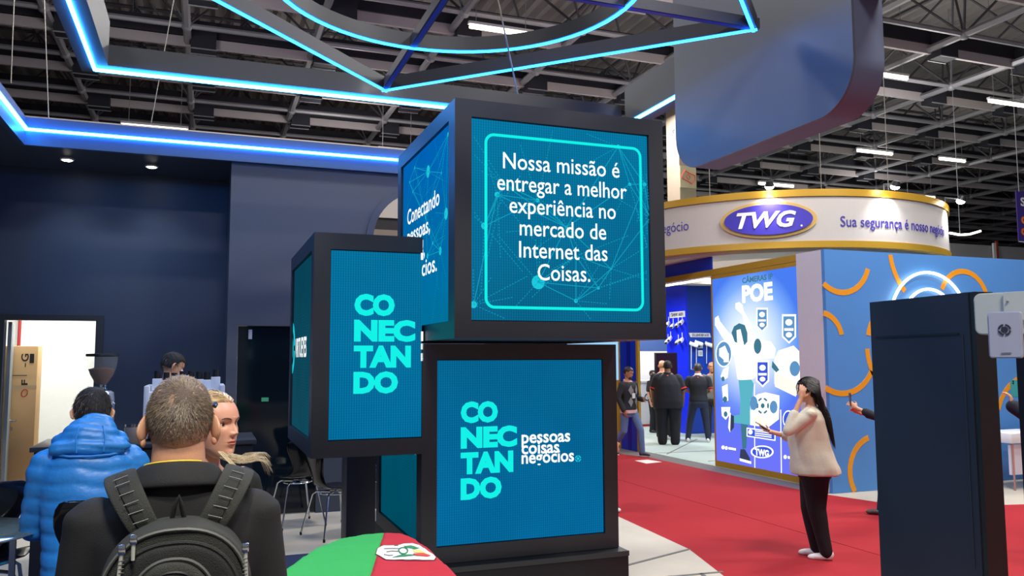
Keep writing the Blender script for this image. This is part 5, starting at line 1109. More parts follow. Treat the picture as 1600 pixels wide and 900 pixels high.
def eyes(r, SC, hm, rl, iris, lids=True, brow=None, lips=None, s=1., fem=True, skin=None, look=(0, 0), wide=1.):
    def P(b, name, m, par=r): return part(name, xf(b, SC @ rl @ hm), m, par)
    skin = skin or r.children[0].data.materials[0]
    for q in (-1, 1):
        ey = front_y(.031, .005, fem, wide)-.0085; c = Vector((q*.031, ey, .005)); R_ = .0128
        e = P(ell(NB(), c, (R_,)*3, None, 24, 16), 'eye', mat('eye_white', (226, 220, 214), .2))
        g = Vector((look[0], 1, look[1])).normalized(); b = NB(); ell(b, c+g*R_*.86, (.0058, .0028, .0058), Vector((0, 1, 0)).rotation_difference(g).to_euler(), 16, 8); P(b, 'iris', iris, e)
        b = NB(); ell(b, c+g*R_*.98, (.0027, .0016, .0027), Vector((0, 1, 0)).rotation_difference(g).to_euler(), 12, 8); P(b, 'pupil', BLACK, e)
        for up_, a0, a1 in ((1, .42, 1.5), (-1, .40, 1.2)):
            b = NB(); rows = []
            for i in range(9):
                el_ = (a0+(a1-a0)*i/8); row = []
                for k in range(17):
                    az_ = (k/16-.5)*2.7; e2 = el_*(1-.25*(abs(az_)/1.35)**2)+(-.10*(abs(az_)/1.35)**2 if up_ > 0 else 0); rr = R_+.0011; row.append(b.verts.new(c+Vector((math.sin(az_)*math.cos(e2), math.cos(az_)*math.cos(e2), up_*math.sin(e2)))*rr))
                rows.append(row)
            for A, B in zip(rows, rows[1:]):
                for k in range(16): b.faces.new((A[k], A[k+1], B[k+1], B[k]))
            P(evalmesh_keep(b), 'eyelid', skin, e)
            if up_ > 0:
                pts = [c+Vector((math.sin(az_)*math.cos(e2), math.cos(az_)*math.cos(e2), math.sin(e2)))*(R_+.0018) for az_ in [(k/14-.5)*2.5 for k in range(15)] for e2 in [.42*(1-.25*(abs(az_)/1.35)**2)-.10*(abs(az_)/1.35)**2]]; P(tube(NB(), pts, .0011, 6), 'eyelash', BLACK, e)
        if brow:
            pts = [(q*x, front_y(x, z, fem, wide)+.0008, z) for x, z in ((.014, .021), (.021, .0245), (.030, .027), (.040, .0275), (.049, .0235))]; P(tube(NB(), pts, [.0012, .0024, .0026, .002, .0007], 6), 'eyebrow', brow)
    if lips:
        b = NB(); N1, N2 = 22, 12; V = []
        for i in range(N1+1):
            row = []
            for k in range(N2+1):
                u = i/N1*2-1; x = u*.0235; top = -.0505-.0095*u*u-.0014*math.exp(-(u/.16)**2)*-1*-1; bot = -.0705+.0105*u*u; z = bot+(top-bot)*k/N2; row.append(b.verts.new((x, front_y(x, z, fem, wide)+.0004, z)))
            V.append(row)
        for i in range(N1):
            for k in range(N2): b.faces.new((V[i][k], V[i+1][k], V[i+1][k+1], V[i][k+1]))
        P(b, 'lips', lips); pts = [(u*.0225, front_y(u*.0225, -.0600+.0006*u*u, fem, wide)+.0004, -.0600+.0006*u*u) for u in [k/10-1 for k in range(21)]]; P(tube(NB(), pts, .0006, 5), 'mouth_line', mat('mouth_dark', (96, 34, 36), .5))
def evalmesh_keep(b):
    me = evalmesh(b, [('SOLIDIFY', dict(thickness=.0008, offset=0))]); b2 = NB(); b2.from_mesh(me); bpy.data.meshes.remove(me); return b2
RD = math.radians
# --- grey-haired man with the backpack
def strands(r, M_, gens, mats_, name='hair_strands'):
    bms = [NB() for _ in mats_]
    for pts, w, k in gens:
        b = bms[k]; pts = [M_ @ Vector(p) for p in pts]; n = len(pts); side = None; A = []
        for i, p in enumerate(pts):
            d = (pts[min(i+1, n-1)]-pts[max(i-1, 0)]); d = d.normalized() if d.length > 1e-9 else AZ
            side = d.cross(Vector((0, -1, .2))).normalized() if abs(d.dot(Vector((0, -1, .2)).normalized())) < .97 else AX.copy()
            ww = w*(1-.85*(i/(n-1))**2); A.append((b.verts.new(p-side*ww), b.verts.new(p+side*ww)))
        for (a, c), (e, f) in zip(A, A[1:]): b.faces.new((a, c, f, e))
    for b, m in zip(bms, mats_): q = part(name, b, m, r); q['kind'] = 'stuff'
def short_hair(r, M_, mats_, N=9000, back=-.07, wide=1., L=.02, whorl=(0.012, -.085, .075), lift=.35, seed=1, w=.00045, fade=True):
    R = random.Random(seed); gens = []; wv = Vector(whorl)
    for _ in range(N):
        d = Vector((R.gauss(0, 1), R.gauss(0, 1), R.gauss(0, 1))).normalized(); p = Vector((d.x*.0790*wide, -.012+d.y*.1035, .018+d.z*.0995))
        t = (p.y+.02)/.1; lim = .055 if t > .55 else (back if t < -.1 else back+(.055-back)*max(0, min(1, (t+.1)/.65)))
        e = p.z-lim+R.uniform(-.02, .012)
        if e < 0 or (fade and e < .085 and R.random() < (1-e/.085)*.92): continue
        nrm = Vector((d.x/.079, d.y/.1035, d.z/.0995)).normalized(); fl_ = (p-wv); fl_ = (fl_-nrm*fl_.dot(nrm)); fl_ = fl_.normalized() if fl_.length > 1e-6 else AX
        fl_ = (fl_+nrm.cross(fl_)*.45*math.exp(-(p-wv).length/.03)).normalized()
        if p.z > .05 and p.y > -.06: fl_ = (fl_+Vector((R.uniform(-.4, .4), .3, 0))).normalized()
        g = min(1, max(.12, e/.09)) if fade else 1; l = L*g*R.uniform(.6, 1.25); j = Vector((R.uniform(-1, 1), R.uniform(-1, 1), R.uniform(-1, 1)))*.3
        dd_ = (fl_+nrm*lift*R.uniform(.4, 1.3)+j).normalized(); p0 = p-nrm*.002; gens.append(([p0, p0+dd_*l*.5+nrm*.0012, p0+dd_*l-nrm*.001*R.random()+fl_*l*.15], w*R.uniform(.7, 1.4), R.randrange(len(mats_))))
    strands(r, M_, gens, mats_)
HG = [mat('strand_dark', (74, 62, 54), .5), mat('strand_brown', (112, 96, 78), .5), mat('strand_tan', (150, 130, 104), .5), mat('strand_grey', (146, 136, 122), .45)]
CAPG = mat('grey_scalp_hair', (96, 80, 68), .6, noise=.35, nscale=120, bump=.6, bscale=400)
SUIT = mat('charcoal_suit', (25, 26, 28), .8, noise=.15, nscale=10, bump=.25, bscale=500)
BP_AT = Vector((-.055, 2.2, 0))
def bp_extra(r, SC, hm, rl, dA):
    short_hair(r, SC @ hm @ Matrix.Scale(1.02, 4), HG, N=30000, L=.0125, w=.0004, back=-.06, lift=.45, wide=.94)
    # jacket collar, folded band round the neck
    bm = NB(); secs_ = [(.078, .070, 1.52, 0), (.081, .074, 1.540, 0), (.084, .077, 1.546, 0), (.089, .082, 1.542, 0), (.100, .092, 1.523, -.002), (.112, .102, 1.503, -.004), (.114, .103, 1.499, -.004), (.111, .100, 1.499, -.004)]; rows = []
    for rx, ry, z, dy in secs_:
        row = []
        for i in range(41):
            a = PI+.0+(-.75+ (PI+1.5)*i/40); a = PI*1.5+(i/40-.5)*(PI*1.62); lift = .02*math.cos(a-PI*1.5); row.append(bm.verts.new((rx*math.cos(a), -.022+dy+ry*math.sin(a), z-.02+lift)))
        rows.append(row)
    for A, B in zip(rows, rows[1:]):
        for i in range(40): bm.faces.new((A[i], A[i+1], B[i+1], B[i]))
    me = evalmesh(bm, [('SOLIDIFY', dict(thickness=.006)), ('SUBSURF', dict(levels=1, render_levels=1))]); me.transform(SC); part('collar', me, SUIT, r)
    b = NB(); tube(b, [Vector((.0790*math.cos(a), -.024+.0725*math.sin(a), 1.530+.02*math.cos(a-1.5*PI))) for a in [PI*1.5+(i/24-.62)*1.9 for i in range(25)]], .003, 6); part('lanyard', xf(b, SC), mat('yellow_lanyard', (226, 196, 20), .6), r)
    b = NB(); cyl(b, (0, -.128, 1.40), (0, -.125, 1.05), .0015, seg=5); part('back_seam', xf(b, SC), BLACK, r)
    # small dark clip over the right ear
    b = NB(); tube(b, [(.078, -.03, .045), (.082, -.018, .05), (.083, -.004, .048), (.082, .004, .04)], [.004, .006, .006, .003], 8); part('earpiece', xf(b, SC @ hm), mat('earpiece_grey', (70, 78, 96), .2, metal=.6), r)
secs_suit = [(0, 0, .78, .18, .135), (0, 0, .92, .18, .135), (0, 0, 1.06, .162, .125), (0, .0, 1.18, .17, .128), (0, 0, 1.29, .185, .13), (0, -.005, 1.37, .188, .118), (0, -.012, 1.42, .172, .10), (0, -.018, 1.46, .135, .09), (0, -.02, 1.49, .098, .082), (0, -.02, 1.515, .082, .072)]
person('middle-aged person with short grey hair in a dark suit wearing a backpack, seen from behind', BP_AT, 0, 1.742, 1.0, SKIN, SUIT, mat('suit_trousers', (36, 37, 40), .8), BLACK, CAPG, dict(back=.0, k=1.012, front=.06, wide=.94), secs=secs_suit, sleeve=1., vox=.0055, shirt_amp=.004, extra=bp_extra, hs=1.02, widef=.94, neck=.064, earsc=1.1, arms={'L': [(-.182, -.01, 1.395), (-.222, -.02, 1.13), (-.20, .10, .90)], 'R': [(.182, -.01, 1.395), (.222, -.02, 1.13), (.20, .10, .90)]})
# --- backpack
BPC = mat('backpack_cloth', (48, 50, 45), .8, noise=.15, nscale=14, bump=.5, bscale=420); BPD = mat('backpack_dark', (27, 29, 27), .8, noise=.15, nscale=20, bump=.4, bscale=420); BPW = mat('backpack_webbing', (36, 38, 34), .7, bump=.5, bscale=700)
bk = thing('backpack', 'dark grey backpack with wide straps worn by the grey haired man', 'backpack', (-.04, 1.99, .95))
def bpk(px, py, Y): return at(px, py, Y=Y)
BX = -.047
def slab(outline, y0, y1, dome, name, m, par, n=5, inset=.03, it=1):
    """padded panel: outline (x,z) at the body, domed towards the camera"""
    bm = NB(); cx_ = sum(p[0] for p in outline)/len(outline); cz_ = sum(p[1] for p in outline)/len(outline); rows = [[bm.verts.new((x, y0, z)) for x, z in outline]]
    rows.append([bm.verts.new((x, y1+(0), z)) for x, z in outline])
    for k in range(1, n+1):
        q = 1-k/(n+1); rows.append([bm.verts.new((cx_+(x-cx_)*q, y1-dome*math.sin((1-q)*PI/2)**.8, cz_+(z-cz_)*q)) for x, z in outline])
    c_ = bm.verts.new((cx_, y1-dome, cz_)); k = len(outline)
    for A, B in zip(rows, rows[1:]):
        for i in range(k): bm.faces.new((A[i], A[(i+1) % k], B[(i+1) % k], B[i]))
    for i in range(k): bm.faces.new((rows[-1][i], rows[-1][(i+1) % k], c_))
    bm.faces.new(rows[0][::-1]); bmesh.ops.recalc_face_normals(bm, faces=bm.faces[:])
    me = evalmesh(bm, [('BEVEL', dict(width=.008, segments=2, limit_method='ANGLE', angle_limit=1.0)), ('SUBSURF', dict(levels=1, render_levels=1))]); wobble(me, .004, 14); return part(name, me, m, par)
def arch(cx_, zt, w, zb, r=.75, n=26, p=2.3):
    """arch outline: flat foot at zb, round top at zt"""
    hgt = (zt-zb)*r; zc_ = zt-hgt; P = [(cx_-w, zb)]
    for i in range(n+1):
        a = PI-PI*i/n; c, s_ = math.cos(a), math.sin(a); P.append((cx_+w*math.copysign(abs(c)**(2/p), c), zc_+hgt*abs(s_)**(2/p)))
    P.append((cx_+w, zb)); return P
slab(arch(BX-.0, 1.425, .158, .93, .34), 2.07, 1.93, .012, 'main_body', BPC, bk)
slab(arch(BX-.002, 1.395, .135, .93, .34), 1.935, 1.885, .012, 'front_compartment', BPD, bk)
slab(arch(BX-.004, 1.365, .095, 1.02, .5), 1.885, 1.862, .016, 'front_pocket', BPC, bk)
slab(arch(BX-.004, 1.28, .13, .94, .3), 1.885, 1.845, .012, 'lower_pocket', BPD, bk)
def arch_line(cx_, zt, w, zb, r, y, rad): return tube(NB(), [(x, y, z) for x, z in arch(cx_, zt, w, zb, r)[1:-1]], rad, 6)
part('zipper', arch_line(BX, 1.418, .150, .95, .34, 1.925, .004), mat('zip_grey', (96, 98, 92), .5), bk); part('piping', arch_line(BX-.002, 1.397, .136, .95, .34, 1.893, .005), BPW, bk); part('zipper', arch_line(BX-.004, 1.345, .075, 1.1, .6, 1.856, .0035), BLACK, bk); part('piping', arch_line(BX-.004, 1.368, .096, 1.05, .5, 1.872, .004), mat('piping_grey', (88, 90, 86), .7), bk)
# straps over the shoulders
def ribbon(path, widths, t, up=(0, 0, 1)):
    """flat padded strap along path; each entry (point, across-direction)"""
    bm = NB(); rows = []
    for i, ((p, side), w) in enumerate(zip(path, widths)):
        p = Vector(p); side = Vector(side).normalized(); a = Vector(path[max(0, i-1)][0]); b_ = Vector(path[min(len(path)-1, i+1)][0]); n_ = (b_-a).normalized().cross(side).normalized()
        rows.append([bm.verts.new(p+side*w*x+n_*t*y) for x, y in ((-.5, -.3), (-.4, -.5), (.4, -.5), (.5, -.3), (.5, .3), (.4, .5), (-.4, .5), (-.5, .3))])
    for A, B in zip(rows, rows[1:]):
        for i in range(8): bm.faces.new((A[i], A[(i+1) % 8], B[(i+1) % 8], B[i]))
    bm.faces.new(rows[0]); bm.faces.new(rows[-1][::-1]); bmesh.ops.recalc_face_normals(bm, faces=bm.faces[:]); return evalmesh(bm, [('SUBSURF', dict(levels=2, render_levels=2))])
for s_, nm in ((-1, 'left'), (1, 'right')):
    W0 = BX
    path = [((W0+s_*.060, 2.045, 1.385), (1, 0, .25*-s_)), ((W0+s_*.078, 2.042, 1.415), (1, 0, -.3*s_)), ((W0+s_*.100, 2.055, 1.455), (1, 0, -.35*s_)), ((W0+s_*.122, 2.09, 1.493), (1, .1, -.35*s_)), ((W0+s_*.135, 2.15, 1.512), (1, .1, -.35*s_)), ((W0+s_*.138, 2.22, 1.505), (1, 0, -.35*s_)), ((W0+s_*.135, 2.29, 1.46), (1, 0, -.2*s_)), ((W0+s_*.13, 2.335, 1.38), (1, 0, 0)), ((W0+s_*.135, 2.34, 1.25), (1, 0, 0)), ((W0+s_*.16, 2.26, 1.1), (1, 0, 0)), ((W0+s_*.16, 2.1, 1.02), (1, 0, 0))]
    st = part('strap', ribbon(path, [.062, .066, .07, .074, .074, .07, .066, .06, .05, .03, .025], .014), BPC, bk)
    wb = [((p[0][0], p[0][1]-.0095*(1 if i < 5 else 0), p[0][2]+.006), p[1]) for i, p in enumerate(path[:6])]
    part('webbing', ribbon(wb[:5], [.026]*5, .004), BPW, st)
    b = NB()
    for i in range(1, 4):
        for f in (0., .5):
            pa = Vector(wb[i][0]).lerp(Vector(wb[i+1][0]), f) if i < 4 else Vector(wb[i][0]); sd = Vector(wb[i][1]).normalized(); cyl(b, pa-sd*.016+Vector((0, -.004, .001)), pa+sd*.016+Vector((0, -.004, .001)), .0012, seg=5)
    part('webbing_stitch', b, mat('stitch_grey', (130, 134, 126), .7), st)
part('grab_loop', tube(NB(), [(BX+.012, 2.04, 1.42), (BX+.006, 2.03, 1.45), (BX+.0, 2.03, 1.472), (BX-.010, 2.03, 1.45), (BX-.014, 2.04, 1.42)], .0055, 8), BPD, bk)
PUL = mat('zip_pull', (190, 194, 182), .4)
for (px, py, dx, L, nm) in [(383, 872, .004, .052, 'right'), (190, 876, -.006, .045, 'left'), (208, 860, .0, .02, 'l2')]:
    p = at(px, py, Y=1.872); b = NB(); cyl(b, p+AZ*.018, p-AZ*L+AX*dx, .0042, .0036, 8); zp = part('zip_pull', b, PUL, bk)
    part('slider', bx((p.x-.007, p.y-.006, p.z+.012), (p.x+.007, p.y+.006, p.z+.032), .003), CHROME, zp)
    if L > .03:
        b = NB(); [cyl(b, (p.x-.005, p.y-.0035, p.z-i*.008), (p.x+.005, p.y-.0035, p.z-i*.008), .001, seg=4) for i in range(5)]; part('pull_grooves', b, BLACK, zp)
# --- woman with blonde hair, in profile to the right
LIPS = mat('lips', (196, 104, 100), .35); BROWN = mat('brow_brown', (92, 66, 48), .6); BLO = [mat('blonde_light', (236, 222, 190), .35), mat('blonde_mid', (188, 158, 112), .4), mat('blonde_dark', (126, 100, 74), .45)]
TEAL = mat('teal_shirt', (20, 176, 176), .6)
FAIR = mat('skin_fair', (222, 164, 138), .45, noise=.05, nscale=25); FAIR.node_tree.nodes['Principled BSDF'].inputs['Subsurface Weight'].default_value = .08
def bl_extra(r, SC, hm, rl, dA):
    eyes(r, SC, hm, rl, mat('iris_brown', (70, 48, 34), .2), brow=BROWN, lips=LIPS, look=(.25, -.05))
    R = random.Random(4); M_ = SC @ hm; gens = []
    for _ in range(5200):
        a = R.uniform(-PI, PI); zz = R.uniform(-.35, 1)**1; q_ = math.sqrt(1-zz*zz); d = Vector((math.cos(a)*q_, math.sin(a)*q_, zz)); p = Vector((d.x*.0805, -.013+d.y*.106, .018+d.z*.1025))
        if p.y > .035 and p.z < .088-.2*max(0, p.y-.035) and p.z < .088: continue
        if p.y > -.005 and p.z < .03: continue
        out = 1 if p.x > 0 else -1; pts = [p]; q = p.copy(); tot = R.randrange(14, 19); kk = R.uniform(1.0, 1.07)
        for k in range(tot):
            dn = Vector((out*.35*(1-k/8), -.85, -.35-.10*k)) if k < 8 else Vector((0, 0, -1)); q = q+dn.normalized()*.024
            n_ = Vector((q.x/.0805, (q.y+.013)/.106, (q.z-.018)/.1025)); low = q.z < .0
            if n_.length < kk and not low: n2 = n_.normalized()*kk; q = Vector((n2.x*.0805, -.013+n2.y*.106, .018+n2.z*.1025))
            if low: rr = math.hypot(q.x/.082, (q.y+.013)/.104); q = Vector((q.x/rr*kk, -.013+(q.y+.013)/rr*kk, q.z)) if rr < kk or rr > kk+.02 else q
            if low and q.y > -.06: q.y -= .012
            q += Vector((R.uniform(-1, 1), R.uniform(-1, 1), 0))*.0014; pts.append(q.copy())
        gens.append((pts, R.uniform(.0005, .0011), R.choice((0, 0, 1, 1, 2))))
    strands(r, M_, gens, BLO, 'hair_strands')
    # locks blown forward past the shoulder
    g2 = []; W0 = SC @ hm
    for _ in range(120):
        t = R.random(); a = at(338+R.uniform(-4, 8), 700+R.uniform(-4, 14), Y=2.98+R.uniform(-.02, .04)); f_ = R.random(); b_ = at(372+t*20, 713+f_*12, Y=2.93+R.uniform(-.05, .03)); c_ = at(392+t*26, 706+f_*14*(.5+t), Y=2.9+R.uniform(-.06, .03)); pts = [a, a.lerp(b_, .5)-AZ*.008, b_, b_.lerp(c_, .5)+AZ*.006, c_]
        if t > .5: pts.append(c_+Vector((.012+.01*f_, 0, -.012-.05*f_*R.random())))
        g2.append((pts, R.uniform(.0003, .0007), R.choice((0, 0, 0, 1))))
    for _ in range(60):
        a = at(340+R.uniform(0, 8), 705, Y=2.85); b_ = at(372+R.uniform(0, 8), 738, Y=2.83); c_ = at(380+R.uniform(-3, 6), 762+R.uniform(-10, 8), Y=2.84); g2.append(([a, a.lerp(b_, .5), b_, c_], R.uniform(.0005, .001), R.choice((0, 1))))
    strands(r, Matrix.Identity(4), g2, BLO, 'blown_locks')
    b = NB(); tube(b, [(-.06, .04, 1.47), (0, .075, 1.40), (.06, .04, 1.47)], .016, 8); part('shirt_collar', xf(b, SC), TEAL, r)
BLP = Vector((.024, 3.02, 0))
person('blonde person in a black jacket facing right, teal collar, hair blowing', BLP, RD(142), 1.675, .98, FAIR, mat('black_jacket', (24, 25, 28), .8, bump=.2, bscale=300), BLACK, BLACK, BLO[1], dict(back=-.03, front=.075, k=1.06), fem=True, sleeve=1., vox=.0042, extra=bl_extra, head=(RD(13), RD(0), 0), curl=(.5, .5), arms={'R': [(.17, -.01, 1.39), (.21, -.04, 1.13), (.12, .12, 1.02)], 'L': [(-.17, -.01, 1.39), (-.23, .02, 1.12), (-.12, .18, 1.05)]})
# --- person in the blue puffer jacket on the bar stool
PUF = mat('blue_puffer', (44, 132, 214), .42, noise=.08, nscale=10, bump=.15, bscale=60)
def quilt(co):
    z = co[:, 2]; x = co[:, 0]; k = .072; ph = (z+.012*np.sin(x*9)+.006*np.sin(x*31))/k; d = np.abs(np.sin(ph*PI)); return .010*(d**.35)-.005
secs_puf = [(0, 0, .86, .178, .15), (0, 0, .94, .182, .155), (0, .01, 1.06, .182, .155), (0, .01, 1.18, .19, .155), (0, .0, 1.30, .198, .15), (0, -.01, 1.38, .185, .135), (0, -.015, 1.44, .135, .11), (0, -.02, 1.49, .09, .085)]
def blue_extra(r, SC, hm, rl, dA):
    M_ = SC @ rl
    b = NB(); ell(b, (0, -.085, 1.50), (.125, .075, .095)); ell(b, (0, -.10, 1.45), (.175, .065, .055)); ell(b, (-.08, -.03, 1.48), (.085, .085, .06)); ell(b, (.08, -.03, 1.48), (.085, .085, .06)); ell(b, (.02, -.09, 1.56), (.08, .05, .05))
    me = fuse(b, .008, 4); wobble(me, .006, 16, lambda co: .006*np.abs(np.sin(co[:, 2]*PI/.036+np.sin(co[:, 0]*14)))**.5-.003); me.transform(M_); hd = part('hood', me, PUF, r)
    b = NB(); tube(b, [(-.15, -.1, 1.425), (-.08, -.15, 1.405), (0, -.165, 1.40), (.08, -.15, 1.405), (.15, -.1, 1.425)], .006, 6); part('hood_seam', xf(b, M_), PUF, hd)
    for s_ in (-1, 1): part('hood_seam', xf(tube(NB(), [(s_*.055, -.162, 1.42), (s_*.06, -.166, 1.48), (s_*.05, -.145, 1.545)], .0035, 6), M_), PUF, hd)
    short_hair(r, SC @ rl @ hm, [HAIRB, HAIRD], N=3500, L=.022, back=-.09, w=.0008, fade=False, seed=5)
BAT = Vector((-.472, 4.0, -.0))
# seated: hips on the stool at .82, thighs forward, shins down to the foot ring
hipz = .92
person('person in a bright blue hooded puffer jacket seated with their back turned', Vector((-.455, 3.98, .045)), RD(-6), 1.63, .93, SKIN, PUF, mat('dark_jeans', (36, 42, 58), .8), BLACK, HAIRB, dict(back=-.09, k=1.06), lean=RD(13), secs=secs_puf, sleeve=1., sleeve_r=1.18, vox=.009, shirt_amp=.008, quilt=quilt, head=(RD(4), RD(-30), 0), extra=blue_extra,
       arms={'L': [(-.185, 0, 1.36), (-.215, .12, 1.12), (-.12, .34, 1.12)], 'R': [(.185, 0, 1.36), (.25, .12, 1.15), (.13, .34, 1.12)]}, legs={'L': [(-.10, .0, .90), (-.14, .40, .86), (-.14, .32, .44), (0, 1, -.1)], 'R': [(.10, .0, .90), (.14, .40, .86), (.14, .32, .44), (0, 1, -.1)]})
# --- barista behind the machine
p = at(270, 553, Y=8.95)
def ba_extra(r, SC, hm, rl, dA):
    b = NB(); ell(b, (0, .075, -.045), (.05, .045, .045)); part('face_mask', xf(b, SC @ rl @ hm), mat('mask_white', (226, 228, 232), .7), r); short_hair(r, SC @ rl @ hm, [HAIRB, HAIRD], N=2200, L=.035, back=-.05, w=.001, fade=False, seed=9)
person('dark haired person bent over behind the coffee machine, only the head showing', Vector((p.x-.05, 8.95, 0)), RD(75), 1.86, 1., SKIN, mat('barista_black', (24, 26, 32), .8), BLACK, BLACK, HAIRB, dict(back=-.05, k=1.1, front=.05), sleeve=1., head=(0, RD(-22), 0), extra=ba_extra, lean=RD(4))
# --- far group in the aisle
JEANS = mat('blue_jeans', (92, 116, 158), .8, noise=.15, nscale=12); BLKSH = mat('black_shirt', (24, 26, 36), .85, noise=.1); BLKTR = mat('black_trousers', (22, 24, 32), .85)
ARG = mat('argyle_black', (38, 40, 46), .85); ARGG = mat('argyle_grey', (132, 134, 138), .85); PINK = mat('pink_shirt', (222, 178, 176), .7)
def arg_extra(r, SC, hm, rl, dA):
    eyes(r, SC, hm, rl, mat('iris_brown', (70, 48, 34), .2), brow=HAIRD, fem=False)
    for (x, z) in [(-.08, 1.29), (.085, 1.29), (-.08, 1.06), (.085, 1.06)]:
        bm = NB(); V = []; n_ = 6
        for i in range(n_+1):
            row = []
            for j in range(n_+1):
                u, v = i/n_, j/n_; X_ = x+(u-v)*.055; Z_ = z+(u+v-1)*.10; row.append(bm.verts.new((X_, .139*math.sqrt(max(.05, 1-abs(X_/.20)**2.3))+.004+(.0 if Z_ < 1.2 else .004), Z_)))
            V.append(row)
        for i in range(n_):
            for j in range(n_): bm.faces.new((V[i][j], V[i+1][j], V[i+1][j+1], V[i][j+1]))
        part('argyle_diamond', xf(bm, SC), ARGG, r)
    part('badge', xf(bx((-.02, .15, 1.13), (.07, .156, 1.23)), SC), WHITE, r); part('lanyard', xf(tube(NB(), [(-.06, .06, 1.46), (.025, .15, 1.23), (.07, .06, 1.46)], .005, 5), SC), mat('lanyard_pink', (210, 150, 150), .6), r)
    part('shirt_hem', xf(loft(NB(), [(0, 0, .84, .19, .145), (0, 0, .90, .188, .143)], 24), SC), PINK, r)
    b = NB(); tube(b, [Vector((.075*math.cos(a), -.015+.072*math.sin(a), 1.47-.02*math.sin(a))) for a in [2*PI*i/20 for i in range(21)]], .016, 8); part('shirt_collar', xf(b, SC), PINK, r)
    b = NB(); ell(b, (0, .062, -.08), (.05, .045, .038)); part('beard', xf(b, SC @ hm), HAIRD, r)
AR = at(985, 712, z=0)
person('bearded person in a black and grey argyle sweater walking past and looking at a phone', Vector((AR.x-.02, AR.y, 0)), RD(158), 1.63, 1.0, SKIN2, ARG, JEANS, mat('dark_sneaker', (40, 40, 46), .6), HAIRD, dict(back=-.05, k=1.07), sleeve=1., vox=.01, head=(RD(25), RD(-22), 0), extra=arg_extra, sole=WHITE, hem=.9,
       arms={'L': [(-.20, 0, 1.39), (-.24, .02, 1.13), (-.12, .26, 1.10)], 'R': [(.20, 0, 1.39), (.26, -.05, 1.14), (.22, .05, .90)]}, legs={'L': [(-.09, .02, .90), (-.09, .22, .50), (-.08, .26, .08)], 'R': [(.09, -.02, .90), (.10, -.05, .48), (.09, -.36, .14), (0, 1, -.4)]})
hp_ = Matrix.Translation(Vector((AR.x-.02, AR.y, 0))) @ Matrix.Rotation(-RD(158), 4, 'Z') @ Vector((-.10, .36, 1.04)); ph = thing('smartphone', 'smartphone in the hand of the person in the argyle sweater', 'phone', hp_); part('case', bx((hp_.x-.04, hp_.y-.07, hp_.z+.01), (hp_.x+.04, hp_.y+.07, hp_.z+.02), .003), mat('phone_grey', (150, 156, 160), .3), ph)
BG = at(1040, 695, z=0)
REDT = mat('red_cuff', (196, 40, 44), .7)
def big_extra(r, SC, hm, rl, dA):
    Bw = 1.42
    for k in ('L', 'R'):
        P = [Vector(p) for p in dA[k]]; e = P[0].lerp(P[1], .72); d = (P[1]-P[0]).normalized(); part('cuff', xf(cyl(NB(), e, e+d*.028, .092, .092, 18), SC), REDT, r)
    part('collar', xf(lathe(NB(), [(.088, 0), (.095, .01), (.088, .035)], (0, -.02, 1.465), 20), SC), BLKSH, r); part('neck_logo', xf(ell(NB(), (0, -.135, 1.43), (.016, .012, .016)), SC), mat('logo_red', (214, 80, 60), .6), r)
person('very broad person in a black polo with red cuffs seen from behind', Vector((BG.x+.08, BG.y, 0)), RD(32), 1.74, 1.42, SKIN3, BLKSH, BLKTR, BLACK, HAIRB, dict(back=-.07, k=1.07), sleeve=.45, sleeve_r=1.18, vox=.011, extra=big_extra, hipw=1.12, legr=[.15, .105, .075], legs={'L': [(-.13, 0, .88), (-.14, .02, .48), (-.13, -.02, .075)], 'R': [(.13, 0, .88), (.14, .02, .48), (.13, -.02, .075)]}, secs=[(0, 0, .76, .20, .15), (0, 0, .90, .205, .155), (0, 0, 1.04, .20, .15), (0, .0, 1.14, .195, .14), (0, 0, 1.25, .19, .13), (0, -.005, 1.34, .185, .12), (0, -.012, 1.41, .165, .10), (0, -.018, 1.465, .105, .08), (0, -.02, 1.50, .065, .065)],
       arms={'L': [(-.225, -.01, 1.355), (-.31, -.02, 1.11), (-.31, .05, .87)], 'R': [(.225, -.01, 1.355), (.31, -.02, 1.11), (.31, .05, .87)]})
p = at(1036, 572, Y=15.9)
person('bald person in a black shirt half hidden behind the very broad person', Vector((p.x-.02, 15.9, 0)), RD(40), 1.74, 1.05, SKIN, BLKSH, BLKTR, WHITE, no_hair=True, sleeve=.45, vox=.011)
BS = at(1093, 691, z=0)
def bs_extra(r, SC, hm, rl, dA):
    part('collar', xf(lathe(NB(), [(.070, 0), (.078, .012), (.066, .045)], (0, -.02, 1.475), 20), SC), WHITE, r); part('neck_logo', xf(ell(NB(), (0, -.118, 1.43), (.014, .012, .014)), SC), mat('logo_red', (214, 80, 60), .6), r)
    for k in ('L', 'R'):
        P = [Vector(p) for p in dA[k]]; e = P[0].lerp(P[1], .68); d = (P[1]-P[0]).normalized(); part('cuff', xf(cyl(NB(), e, e+d*.022, .068, .068, 18), SC), REDT, r)
person('person in a black polo and jeans with legs apart seen from behind', Vector((BS.x, BS.y, 0)), RD(34), 1.68, 1.18, SKIN2, BLKSH, mat('dark_blue_jeans', (26, 36, 62), .8), WHITE, mat('hair_greyish', (62, 58, 56), .5), dict(back=-.07, k=1.07), sleeve=.42, vox=.011, extra=bs_extra, legs={'L': [(-.10, 0, .90), (-.19, .02, .48), (-.25, -.02, .075)], 'R': [(.10, 0, .90), (.15, .02, .48), (.19, -.02, .075)]}, arms={'L': [(-.21, -.01, 1.39), (-.30, .0, 1.15), (-.16, .22, 1.08)], 'R': [(.21, -.01, 1.39), (.27, -.02, 1.13), (.18, .2, 1.08)]})
p = at(1111, 572, Y=15.6)
